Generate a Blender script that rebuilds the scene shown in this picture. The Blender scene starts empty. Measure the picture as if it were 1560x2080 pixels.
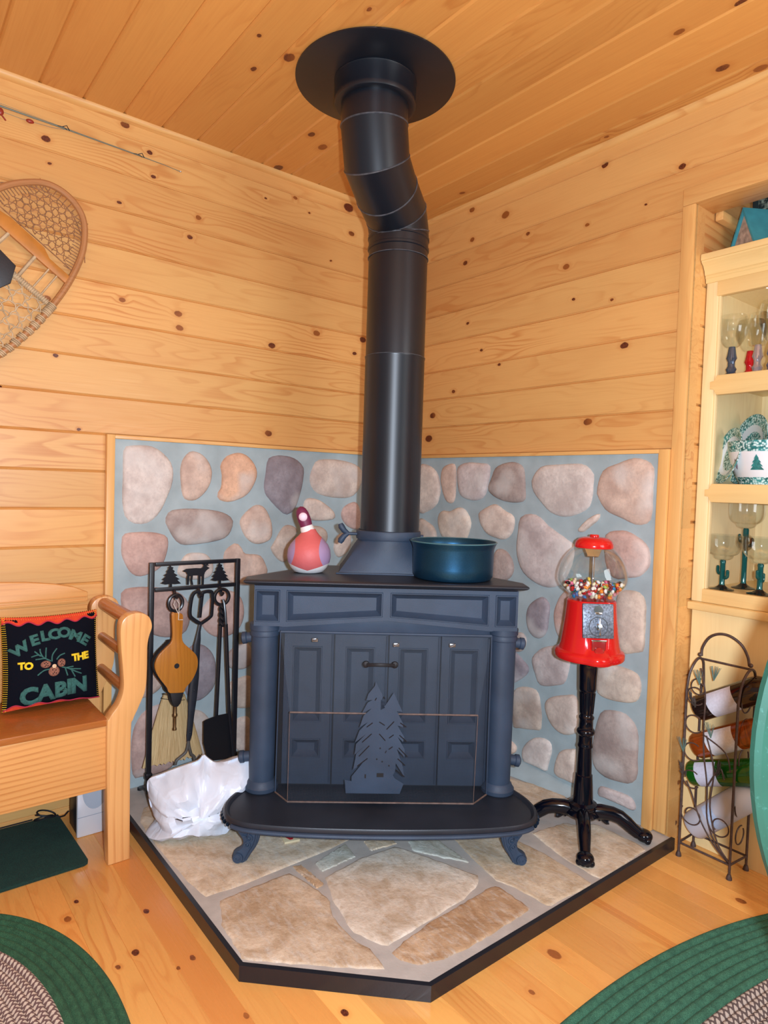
import bpy, bmesh, math, random
from mathutils import Vector, Matrix, Euler
from math import pi, sin, cos, radians as rad
random.seed(7)
SC = bpy.context.scene
COL = SC.collection

# ------------------------------------------------------------------ camera, world, lights, exposure
CAM_LOC = (2.4296, -2.1069, 1.19)
CAM_ROT = (1.5307, -0.0310, 0.9030)
cd = bpy.data.cameras.new('camera'); cam = bpy.data.objects.new('camera', cd); COL.objects.link(cam)
cam.location = CAM_LOC; cam.rotation_euler = CAM_ROT
cd.sensor_width = 36.0; cd.lens = 23.046; cd.clip_start = .02
SC.camera = cam

SC.view_settings.view_transform = 'Standard'
SC.view_settings.look = 'None'
SC.view_settings.gamma = 1.0
SC.view_settings.use_curve_mapping = False
SC.view_settings.exposure = -0.08

WORLD_COL = (.98, .95, .90); WORLD_STR = .31
FLASH_W = 190.0; FLASH_COL = (.80, .93, 1.10)
WINDOW_W = 24.0

w = bpy.data.worlds.new('world'); SC.world = w; w.use_nodes = True
w.node_tree.nodes['Background'].inputs[0].default_value = (*WORLD_COL, 1)
w.node_tree.nodes['Background'].inputs[1].default_value = WORLD_STR

def light(name, typ, loc, energy, col, target=None, **kw):
    l = bpy.data.lights.new(name, typ); l.energy = energy; l.color = col
    o = bpy.data.objects.new(name, l); COL.objects.link(o); o.location = loc
    if target: o.rotation_euler = (Vector(target) - Vector(loc)).to_track_quat('-Z', 'Y').to_euler()
    for k, v in kw.items(): setattr(l, k, v)
    return o
cr = Euler(CAM_ROT).to_matrix()
fl = Vector(CAM_LOC) + cr @ Vector((.075, .012, .0))
light('camera_flash', 'POINT', fl, FLASH_W, FLASH_COL, shadow_soft_size=.016)
light('window_daylight', 'AREA', (3.6, -.5, 1.55), WINDOW_W, (.93, .97, 1.0), (0, -.9, 1.2), shape='RECTANGLE', size=.9, size_y=1.2)

# ------------------------------------------------------------------ materials
class NT:
    def __init__(s, name):
        s.m = bpy.data.materials.new(name); s.m.use_nodes = True
        s.t = s.m.node_tree; s.t.nodes.clear()
        s.out = s.n('ShaderNodeOutputMaterial')
    def n(s, typ, **kw):
        x = s.t.nodes.new(typ)
        for k, v in kw.items(): setattr(x, k, v)
        return x
    def put(s, sock, v):
        if hasattr(v, 'links') or isinstance(v, bpy.types.NodeSocket): s.t.links.new(v, sock)
        elif isinstance(v, (tuple, list)) and len(v) == 3 and sock.type == 'RGBA': sock.default_value = (*v, 1)
        else: sock.default_value = v
    def math(s, op, a, b=None, c=None, clamp=False):
        x = s.n('ShaderNodeMath', operation=op); x.use_clamp = clamp
        for i, v in enumerate((a, b, c)):
            if v is not None: s.put(x.inputs[i], v)
        return x.outputs[0]
    def vec(s, op, a, b=None, out=0):
        x = s.n('ShaderNodeVectorMath', operation=op); s.put(x.inputs[0], a)
        if b is not None: s.put(x.inputs[1], b)
        return x.outputs[out]
    def noise(s, v, scale, detail=2, rough=.5, dist=0):
        x = s.n('ShaderNodeTexNoise'); s.put(x.inputs['Vector'], v)
        x.inputs['Scale'].default_value = scale; x.inputs['Detail'].default_value = detail
        x.inputs['Roughness'].default_value = rough; x.inputs['Distortion'].default_value = dist
        return x.outputs[0]
    def mix(s, f, a, b, mode='MIX'):
        x = s.n('ShaderNodeMix', data_type='RGBA', blend_type=mode); x.clamp_factor = True
        s.put(x.inputs[0], f); s.put(x.inputs[6], a); s.put(x.inputs[7], b)
        return x.outputs[2]
    def rng(s, v, a, b, c=0., d=1., smooth=False):
        x = s.n('ShaderNodeMapRange'); x.clamp = True
        if smooth: x.interpolation_type = 'SMOOTHSTEP'
        s.put(x.inputs[0], v)
        for i, k in enumerate((a, b, c, d)): x.inputs[i + 1].default_value = k
        return x.outputs[0]
    def coord(s, kind='Object'): return s.n('ShaderNodeTexCoord').outputs[kind]
    def xyz(s, v):
        x = s.n('ShaderNodeSeparateXYZ'); s.put(x.inputs[0], v); return x.outputs
    def comb(s, a, b, c):
        x = s.n('ShaderNodeCombineXYZ')
        for i, v in enumerate((a, b, c)): s.put(x.inputs[i], v)
        return x.outputs[0]
    def bsdf(s, col, rough=.5, metal=0., normal=None, **kw):
        b = s.n('ShaderNodeBsdfPrincipled'); s.put(b.inputs['Base Color'], col); s.put(b.inputs['Roughness'], rough)
        b.inputs['Metallic'].default_value = metal
        if normal is not None: s.put(b.inputs['Normal'], normal)
        for k, v in kw.items(): s.put(b.inputs[k.replace('_', ' ')], v)
        s.t.links.new(b.outputs[0], s.out.inputs[0]); return b
    def bump(s, h, strength=.3, dist=.002):
        x = s.n('ShaderNodeBump'); x.inputs['Strength'].default_value = strength; x.inputs['Distance'].default_value = dist
        s.put(x.inputs['Height'], h); return x.outputs[0]

def srgb(r, g, b):
    f = lambda c: (c / 255 / 12.92) if c <= 10 else ((c / 255 + .055) / 1.055) ** 2.4
    return (f(r), f(g), f(b))

def plain(name, col, rough=.5, metal=0., var=0., vscale=30, bump=0., bscale=200, **kw):
    t = NT(name); c = t.coord(); k = col
    if var:
        k = t.mix(t.rng(t.noise(c, vscale, 3), .3, .7), tuple(x * (1 - var) for x in col), tuple(min(1, x * (1 + var)) for x in col))
    nm = t.bump(t.noise(c, bscale, 3), bump, .001) if bump else None
    t.bsdf(k, rough, metal, nm, **kw); return t.m

def wood(name, light_c, dark_c, along='X', across='Z', plank=None, knots=(), rough=.38, ring=.45, freq=26., tint=.10, knot_col=None, streak=.35, halo_c=None, accent=(), warp=13., hue=.22):
    """boards with growth rings, fine streaks, a tint per board and knots at given (along, across, radius)"""
    t = NT(name); P = t.xyz(t.coord()); ix = dict(X=0, Y=1, Z=2)
    other = [a for a in 'XYZ' if a not in (along, across)][0]
    L, A, D = P[ix[along]], P[ix[across]], P[ix[other]]
    rnd = .37; rc = None
    if plank:
        wdt, off = plank
        i = t.math('FLOOR', t.math('DIVIDE', t.math('SUBTRACT', A, off), wdt))
        wn = t.n('ShaderNodeTexWhiteNoise', noise_dimensions='1D'); t.put(wn.inputs['W'], i)
        rnd = wn.outputs[0]; rc = wn.outputs[1]
        L2 = t.math('MULTIPLY_ADD', rnd, 9.1, L); A2 = t.math('MULTIPLY_ADD', rnd, 3.7, A)
    else: L2, A2 = L, A
    dk = None
    LA = t.comb(L, A, 0.)
    jit = t.vec('SCALE', t.vec('SUBTRACT', _noisecol(t, t.comb(L, A, D), 60.), (.5, .5, .5)), None); jit.node.inputs['Scale'].default_value = .006
    LAj = t.vec('ADD', LA, jit)
    for (a, b, r) in knots:
        dd = t.vec('LENGTH', t.vec('MULTIPLY', t.vec('SUBTRACT', LAj, (a, b, 0)), (1 / (r * 1.05), 1 / (r * .72), 0)), out=1)
        dk = dd if dk is None else t.math('MINIMUM', dk, dd)
    n1 = t.noise(t.comb(t.math('MULTIPLY', L2, 1.25), t.math('MULTIPLY', A2, 8.), t.math('MULTIPLY', D, 8.)), 1., 2, .5)
    ph = t.math('MULTIPLY_ADD', n1, warp, t.math('MULTIPLY', A2, freq))
    if dk is not None:
        ph = t.math('MULTIPLY_ADD', t.rng(dk, .3, 3.4, 1., 0., True), .9, ph)
    fr = t.math('FRACT', ph)
    rg = t.math('MULTIPLY', t.rng(fr, .45, .90, 0, 1, True), t.rng(fr, .90, 1., 1, 0))
    n2 = t.noise(t.comb(t.math('MULTIPLY', L2, 2.2), t.math('MULTIPLY', A2, 3.), D), 1., 2)
    amt = t.math('MULTIPLY', rg, t.rng(n2, .40, .66, .06, 1.))
    st = t.noise(t.comb(t.math('MULTIPLY', L2, 5.), t.math('MULTIPLY', A2, 230.), t.math('MULTIPLY', D, 230.)), 1., 2)
    blot = t.noise(t.comb(t.math('MULTIPLY', L2, 2.), t.math('MULTIPLY', A2, 9.), D), 1., 2)
    if rc is not None: amt = t.math('MULTIPLY', amt, t.rng(t.xyz(rc)[2], .15, .8, .25, 1.35))
    f = t.math('ADD', t.math('MULTIPLY', amt, ring), t.math('MULTIPLY', t.rng(st, .35, .75), streak * .35))
    f = t.math('ADD', f, t.math('MULTIPLY', t.rng(blot, .5, .8), .18), clamp=True)
    c = t.mix(f, light_c, dark_c)
    if rc is not None:
        rs = t.xyz(rc)
        br = t.math('MULTIPLY_ADD', rs[0], 2 * tint, 1 - tint)
        c = t.vec('SCALE', c, None); c.node.inputs['Scale'].default_value = 1; t.put(c.node.inputs['Scale'], br); t.put(c.node.inputs[0], t.mix(f, light_c, dark_c))
        c = t.mix(t.math('MULTIPLY', rs[1], hue), c, dark_c)
    for a0, a1, k_ in accent:
        c = t.mix(t.math('MULTIPLY', t.math('MULTIPLY', t.math('GREATER_THAN', A, a0), t.math('LESS_THAN', A, a1)), k_), c, dark_c)
    if dk is not None:
        kc = knot_col or srgb(104, 50, 30)
        nk = t.noise(t.comb(L, A, D), 260., 2)
        kcc = t.mix(t.rng(nk, .35, .65), tuple(x * .45 for x in kc), tuple(x * 1.35 for x in kc))
        kcc = t.mix(t.math('MULTIPLY', t.rng(t.noise(LA, 3.7, 0), .5, .6), .62), kcc, tuple(x * .8 for x in dark_c))
        c = t.mix(t.math('MULTIPLY', t.rng(dk, .9, 2.4, 1., 0., True), .30), c, halo_c or dark_c)
        c = t.mix(t.rng(dk, .86, 1.05, 1., 0.), c, kcc)
    t.bsdf(c, t.rng(st, .3, .7, rough - .05, rough + .07), 0., t.bump(t.math('ADD', st, rg), .06, .0006))
    return t.m

def _noisecol(t, v, scale):
    x = t.n('ShaderNodeTexNoise'); t.put(x.inputs['Vector'], v); x.inputs['Scale'].default_value = scale
    return x.outputs[1]

def stone_mat(name):
    t = NT(name); c = t.coord()
    a = t.n('ShaderNodeAttribute', attribute_name='col').outputs[0]
    n1 = t.noise(c, 14., 4, .6); n2 = t.noise(c, 90., 4, .65); n3 = t.noise(c, 6., 2)
    k = t.mix(t.rng(n1, .35, .7), t.vec('MULTIPLY', a, (.72, .67, .66)), t.vec('MULTIPLY', a, (1.10, 1.09, 1.07)))
    k = t.mix(t.math('MULTIPLY', t.rng(n2, .45, .72), .5), k, t.vec('MULTIPLY', a, (.62, .60, .60)))
    k = t.mix(t.math('MULTIPLY', t.rng(n3, .52, .66), .5), k, (.72, .70, .67))
    t.bsdf(k, .72, 0., t.bump(t.math('ADD', n1, t.math('MULTIPLY', n2, .5)), .35, .006)); return t.m

def flag_mat(name):
    t = NT(name); c = t.coord()
    a = t.n('ShaderNodeAttribute', attribute_name='col').outputs[0]
    n1 = t.noise(c, 11., 5, .65, .6); n2 = t.noise(c, 70., 4, .7); n3 = t.noise(t.vec('MULTIPLY', c, (1, 3, 1)), 22., 4, .7)
    k = t.mix(t.rng(n1, .35, .68), t.vec('MULTIPLY', a, (.66, .56, .46)), t.vec('MULTIPLY', a, (1.12, 1.12, 1.12)))
    k = t.mix(t.math('MULTIPLY', t.rng(n3, .48, .72), .55), k, (.62, .60, .55))
    k = t.mix(t.math('MULTIPLY', t.rng(n2, .5, .75), .5), k, t.vec('MULTIPLY', a, (.55, .45, .36)))
    t.bsdf(k, .7, 0., t.bump(t.math('ADD', n1, t.math('MULTIPLY', n2, .7)), .5, .006)); return t.m

PINE_L, PINE_D = srgb(229, 179, 110), srgb(192, 114, 50)
M = {}
M['mortar'] = plain('mortar', srgb(164, 180, 184), .85, var=.10, vscale=12, bump=.5, bscale=160)
M['grout'] = plain('grout', srgb(178, 172, 165), .85, var=.10, vscale=18, bump=.5, bscale=160)
M['stone'] = stone_mat('field_stone')
M['flag'] = flag_mat('flagstone')
M['pine_x'] = wood('pine_trim_x', PINE_L, PINE_D, 'X', 'Z', ring=.4)
M['pine_y'] = wood('pine_trim_y', PINE_L, PINE_D, 'Y', 'Z', ring=.4)
M['pine_z'] = wood('pine_trim_z', PINE_L, PINE_D, 'Z', 'X', ring=.35)
M['iron'] = plain('painted_cast_iron', (.028, .050, .090), .55, var=.18, vscale=9, bump=.35, bscale=420)
M['iron_plate'] = plain('smooth_iron_shaded', (.018, .022, .032), .40, var=.2, vscale=8, bump=.15, bscale=300)  # stove iron for the flat plates, shade of grazing light darkened into its colour
M['seam'] = plain('worn_pipe_seam', (.055, .062, .075), .4, var=.4, vscale=60)
M['pipe'] = plain('flue_pipe_paint', (.005, .008, .014), .34, var=.12, vscale=7, bump=.06, bscale=400, Specular_IOR_Level=.55)
M['black_satin'] = plain('black_satin_metal', (.011, .012, .017), .33, bump=.1, bscale=300)
M['black_matte'] = plain('black_matte', (.008, .008, .011), .6)
M['black_gloss'] = plain('black_gloss_paint', (.002, .003, .008), .12, bump=.05, bscale=60, Specular_IOR_Level=.42)
M['rust'] = plain('rusty_brown_wire', (.13, .085, .07), .6, var=.3, vscale=60)

# ------------------------------------------------------------------ mesh helpers
def merge(bm, tmp, mi=0, mat=None):
    for f in tmp.faces: f.material_index = mi
    if mat is not None: tmp.transform(mat)
    me = bpy.data.meshes.new('tmp'); tmp.to_mesh(me); tmp.free(); bm.from_mesh(me); bpy.data.meshes.remove(me)
def box(bm, x0, x1, y0, y1, z0, z1, mi=0, bev=0., seg=2, mat=None):
    t = bmesh.new()
    bmesh.ops.create_cube(t, size=1)
    bmesh.ops.scale(t, vec=(abs(x1 - x0), abs(y1 - y0), abs(z1 - z0)), verts=t.verts)
    bmesh.ops.translate(t, vec=((x0 + x1) / 2, (y0 + y1) / 2, (z0 + z1) / 2), verts=t.verts)
    if bev: bmesh.ops.bevel(t, geom=t.edges[:], offset=bev, segments=seg, affect='EDGES', profile=.5)
    merge(bm, t, mi, mat)
def catmull(pts, n, closed=True):
    out = []; N = len(pts); V = [Vector(p) for p in pts]
    segs = N if closed else N - 1
    for i in range(segs):
        g = (lambda k: V[k % N]) if closed else (lambda k: V[min(max(k, 0), N - 1)])
        p0, p1, p2, p3 = g(i - 1), g(i), g(i + 1), g(i + 2)
        for j in range(n):
            u = j / n
            out.append(.5 * ((2 * p1) + (p2 - p0) * u + (2 * p0 - 5 * p1 + 4 * p2 - p3) * u * u + (3 * p1 - p0 - 3 * p2 + p3) * u ** 3))
    if not closed: out.append(V[-1])
    return out
def resample(pts, n):
    L = [0.]; P = list(pts) + [pts[0]]
    for a, b in zip(P, P[1:]): L.append(L[-1] + (b - a).length)
    out = []; k = 0
    for i in range(n):
        s = L[-1] * i / n
        while L[k + 1] < s: k += 1
        d = L[k + 1] - L[k]; out.append(P[k].lerp(P[k + 1], (s - L[k]) / d if d else 0))
    return out
def tube(bm, pts, r, n=8, closed=False, mi=0, flat=1.):
    P = [Vector(p) for p in pts]; m = len(P); R = r if isinstance(r, (list, tuple)) else [r] * m
    T = []
    for i in range(m):
        a = P[i - 1] if (i > 0 or closed) else P[i]; b = P[(i + 1) % m] if (i < m - 1 or closed) else P[i]
        T.append((b - a).normalized())
    up = Vector((0, 0, 1)) if abs(T[0].z) < .9 else Vector((1, 0, 0))
    N = (up - T[0] * up.dot(T[0])).normalized(); rings = []
    for i in range(m):
        N = (N - T[i] * N.dot(T[i])).normalized(); B = T[i].cross(N)
        rings.append([bm.verts.new(P[i] + (N * cos(2 * pi * k / n) + B * sin(2 * pi * k / n) * flat) * R[i]) for k in range(n)])
    for i in range(m if closed else m - 1):
        a, b = rings[i], rings[(i + 1) % m]
        for k in range(n):
            f = bm.faces.new((a[k], a[(k + 1) % n], b[(k + 1) % n], b[k])); f.material_index = mi
    if not closed:
        for q in (rings[0][::-1], rings[-1]):
            f = bm.faces.new(q); f.material_index = mi
def lathe(bm, prof, n=32, c=(0, 0, 0), mi=0, mat=None, closed=False):
    t = bmesh.new(); rings = []
    for r, z in prof:
        if r < 1e-5: rings.append([t.verts.new((0, 0, z))])
        else: rings.append([t.verts.new((r * cos(2 * pi * k / n), r * sin(2 * pi * k / n), z)) for k in range(n)])
    pr = list(zip(rings, rings[1:])) + ([(rings[-1], rings[0])] if closed else [])
    for a, b in pr:
        for k in range(n):
            k2 = (k + 1) % n
            if len(a) == 1 and len(b) == 1: continue
            if len(a) == 1: t.faces.new((a[0], b[k], b[k2]))
            elif len(b) == 1: t.faces.new((a[k], a[k2], b[0]))
            else: t.faces.new((a[k], a[k2], b[k2], b[k]))
    if not closed:
        if len(rings[0]) > 1: t.faces.new(rings[0][::-1])
        if len(rings[-1]) > 1: t.faces.new(rings[-1])
    bmesh.ops.recalc_face_normals(t, faces=t.faces)
    merge(bm, t, mi, Matrix.Translation(c) @ mat if mat is not None else Matrix.Translation(c))
def prism(bm, pts, fn, d0, d1, mi=0, bev=0.):
    """extrude a 2-D outline: fn(u, v, d) gives the 3-D point"""
    t = bmesh.new()
    a = [t.verts.new(fn(p[0], p[1], d0)) for p in pts]; b = [t.verts.new(fn(p[0], p[1], d1)) for p in pts]
    n = len(pts); t.faces.new(a); t.faces.new(b[::-1])
    for i in range(n): t.faces.new((a[i], b[i], b[(i + 1) % n], a[(i + 1) % n]))
    bmesh.ops.recalc_face_normals(t, faces=t.faces)
    if bev:
        ed = [e for e in t.edges if len(e.link_faces) == 2 and (len(e.link_faces[0].verts) > 4) != (len(e.link_faces[1].verts) > 4)]
        bmesh.ops.bevel(t, geom=ed, offset=bev, segments=2, affect='EDGES', profile=.5)
    merge(bm, t, mi)
def dome(bm, pts, fn, h, n=30, straight=False, mi=0, prof=((1., 0.), (.97, .45), (.90, .75), (.75, .92), (.5, 1.), (.25, 1.)), col=None, lay=None, jit=0.):
    q = resample(catmull([Vector((p[0], p[1], 0)) for p in pts], 6) if not straight else [Vector((p[0], p[1], 0)) for p in pts], n)
    if straight: q = [p + Vector((random.uniform(-.0022, .0022), random.uniform(-.0022, .0022), 0)) for p in q]
    c = sum(q, Vector()) / n; rings = []
    for s, k in prof:
        rings.append([bm.verts.new(fn(c.x + (p.x - c.x) * s, c.y + (p.y - c.y) * s, h * k + random.uniform(-jit, jit) * k)) for p in q])
    cv = bm.verts.new(fn(c.x, c.y, h * prof[-1][1])); fs = []
    for a, b in zip(rings, rings[1:]):
        for k in range(n): fs.append(bm.faces.new((a[k], a[(k + 1) % n], b[(k + 1) % n], b[k])))
    for k in range(n): fs.append(bm.faces.new((rings[-1][k], rings[-1][(k + 1) % n], cv)))
    for f in fs:
        f.material_index = mi
        if lay is not None:
            for l in f.loops: l[lay] = (*col, 1)
def obj(name, bm, mats, parent=None, smooth=35, loc=None, rot=None, recalc=True, label=None):
    if recalc: bmesh.ops.recalc_face_normals(bm, faces=bm.faces)
    me = bpy.data.meshes.new(name); bm.to_mesh(me); bm.free()
    for m in (mats if isinstance(mats, (list, tuple)) else [mats]): me.materials.append(m if not isinstance(m, str) else M[m])
    if smooth:
        for p in me.polygons: p.use_smooth = True
        me.set_sharp_from_angle(angle=rad(smooth))
    o = bpy.data.objects.new(name, me); COL.objects.link(o)
    if parent: o.parent = parent
    if loc: o.location = loc
    if rot: o.rotation_euler = rot
    if label: o['label'] = label
    return o
def tag(o, label, cat, group=None):
    o['label'] = label; o['category'] = cat
    if group: o['group'] = group
    return o
def thing(name, label, cat, loc=(0, 0, 0), rz=0., group=None, rot=None):
    o = bpy.data.objects.new(name, None); COL.objects.link(o); o.empty_display_size = .05
    o.location = loc; o.rotation_euler = rot or (0, 0, rz)
    return tag(o, label, cat, group)
def copy_thing(o, loc, rot=None, label=None, group=None, parent=None):
    c = o.copy(); COL.objects.link(c); c.parent = parent
    if parent is None:
        c.location = loc
        if rot is not None: c.rotation_euler = rot
        if label: c['label'] = label
        if group: c['group'] = group
    for ch in [x for x in bpy.data.objects if x.parent == o]: copy_thing(ch, None, parent=c)
    return c
def struct(name, bm, mats, smooth=35):
    o = obj(name, bm, mats, smooth=smooth); o['kind'] = 'structure'; return o
def BM(): return bmesh.new()
LSTONES=[(0,[(-1.38,1.304),(-1.293,1.31),(-1.24,1.282),(-1.208,1.238),(-1.207,1.178),(-1.224,1.128),(-1.251,1.068),(-1.292,1.028),(-1.339,1.022),(-1.376,1.044),(-1.39,1.098),(-1.39,1.179),(-1.39,1.236),(-1.39,1.283)]),(1,[(-1.132,1.3),(-1.086,1.283),(-1.055,1.233),(-1.061,1.174),(-1.091,1.13),(-1.128,1.109),(-1.166,1.122),(-1.178,1.186),(-1.179,1.242),(-1.161,1.282)]),(2,[(-0.944,1.304),(-0.903,1.293),(-0.869,1.257),(-0.859,1.217),(-0.878,1.167),(-0.91,1.13),(-0.973,1.106),(-1.019,1.113),(-1.031,1.134),(-1.016,1.164),(-1.013,1.212),(-1.02,1.25),(-0.994,1.288)]),(3,[(-0.809,1.289),(-0.757,1.304),(-0.689,1.296),(-0.643,1.262),(-0.64,1.217),(-0.652,1.153),(-0.678,1.08),(-0.709,1.056),(-0.736,1.06),(-0.796,1.111),(-0.827,1.157),(-0.821,1.235)]),(4,[(-0.566,1.294),(-0.457,1.299),(-0.357,1.278),(-0.324,1.232),(-0.353,1.158),(-0.41,1.129),(-0.526,1.134),(-0.591,1.162),(-0.611,1.21),(-0.598,1.259)]),(4,[(-0.627,1.123),(-0.565,1.121),(-0.5,1.084),(-0.474,1.055),(-0.488,1.032),(-0.596,1.031),(-0.635,1.072)]),(1,[(-0.873,1.093),(-0.83,1.091),(-0.803,1.056),(-0.786,1.009),(-0.791,0.954),(-0.847,0.934),(-0.894,0.953),(-0.925,0.999),(-0.928,1.041)]),(7,[(-1.208,1.075),(-1.135,1.081),(-1.028,1.072),(-0.971,1.049),(-0.959,1.019),(-0.982,0.97),(-1.041,0.95),(-1.144,0.94),(-1.184,0.95),(-1.217,0.994),(-1.234,1.033),(-1.226,1.061)]),(5,[(-1.379,0.99),(-1.305,0.995),(-1.249,0.987),(-1.221,0.969),(-1.223,0.916),(-1.247,0.86),(-1.296,0.835),(-1.336,0.832),(-1.367,0.86),(-1.39,0.916),(-1.39,0.96)]),(4,[(-1.15,0.906),(-1.102,0.911),(-1.063,0.898),(-1.039,0.857),(-1.053,0.813),(-1.122,0.806),(-1.182,0.828),(-1.175,0.871)]),(1,[(-0.995,0.911),(-0.952,0.943),(-0.928,0.931),(-0.906,0.9),(-0.837,0.889),(-0.807,0.843),(-0.801,0.812),(-0.834,0.773),(-0.922,0.769),(-0.976,0.793),(-0.998,0.853)]),(6,[(-0.735,1.004),(-0.699,1.012),(-0.666,0.991),(-0.687,0.939),(-0.713,0.86),(-0.749,0.862),(-0.79,0.911),(-0.778,0.938)]),(6,[(-0.61,0.999),(-0.555,1.005),(-0.515,0.98),(-0.514,0.937),(-0.552,0.916),(-0.603,0.939)]),(5,[(-0.427,1.089),(-0.36,1.112),(-0.33,1.044),(-0.341,0.988),(-0.402,1.0),(-0.439,1.045)]),(4,[(-0.474,0.925),(-0.449,0.968),(-0.39,0.967),(-0.393,0.9),(-0.446,0.862),(-0.473,0.892)]),(5,[(-1.39,0.775),(-1.363,0.793),(-1.296,0.792),(-1.223,0.78),(-1.162,0.752),(-1.128,0.7),(-1.131,0.64),(-1.151,0.602),(-1.206,0.592),(-1.27,0.609),(-1.342,0.669),(-1.383,0.713)]),(5,[(-1.067,0.712),(-1.027,0.748),(-0.965,0.753),(-0.917,0.719),(-0.904,0.648),(-0.929,0.59),(-0.992,0.566),(-1.048,0.584),(-1.085,0.627),(-1.096,0.667)]),(3,[(-1.133,0.545),(-1.094,0.555),(-1.053,0.532),(-1.025,0.484),(-1.019,0.404),(-1.039,0.358),(-1.089,0.328),(-1.129,0.345),(-1.149,0.396),(-1.157,0.483)]),(7,[(-0.976,0.496),(-0.938,0.525),(-0.884,0.534),(-0.86,0.46),(-0.892,0.428),(-0.946,0.432),(-0.979,0.457)]),(6,[(-0.97,0.366),(-0.935,0.39),(-0.865,0.389),(-0.855,0.275),(-0.91,0.265),(-0.954,0.293)]),(5,[(-1.344,0.237),(-1.315,0.314),(-1.271,0.342),(-1.215,0.341),(-1.161,0.293),(-1.151,0.195),(-1.192,0.09),(-1.302,0.08),(-1.339,0.098)]),(6,[(-1.128,0.287),(-1.078,0.287),(-1.036,0.229),(-1.038,0.131),(-1.084,0.093),(-1.135,0.153)]),(4,[(-0.941,0.21),(-0.887,0.23),(-0.86,0.194),(-0.857,0.08),(-0.894,0.08),(-0.928,0.106)]),(1,[(-1.38,0.552),(-1.292,0.558),(-1.236,0.495),(-1.235,0.411),(-1.307,0.377),(-1.37,0.424)]),(6,[(-0.763,0.675),(-0.62,0.695),(-0.542,0.612),(-0.563,0.484),(-0.687,0.478),(-0.772,0.572)]),(4,[(-0.439,0.669),(-0.302,0.668),(-0.211,0.556),(-0.264,0.422),(-0.405,0.463)]),(3,[(-0.756,0.425),(-0.612,0.414),(-0.557,0.286),(-0.655,0.217),(-0.764,0.279)]),(1,[(-0.456,0.381),(-0.291,0.368),(-0.229,0.253),(-0.312,0.175),(-0.452,0.245)])]
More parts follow.
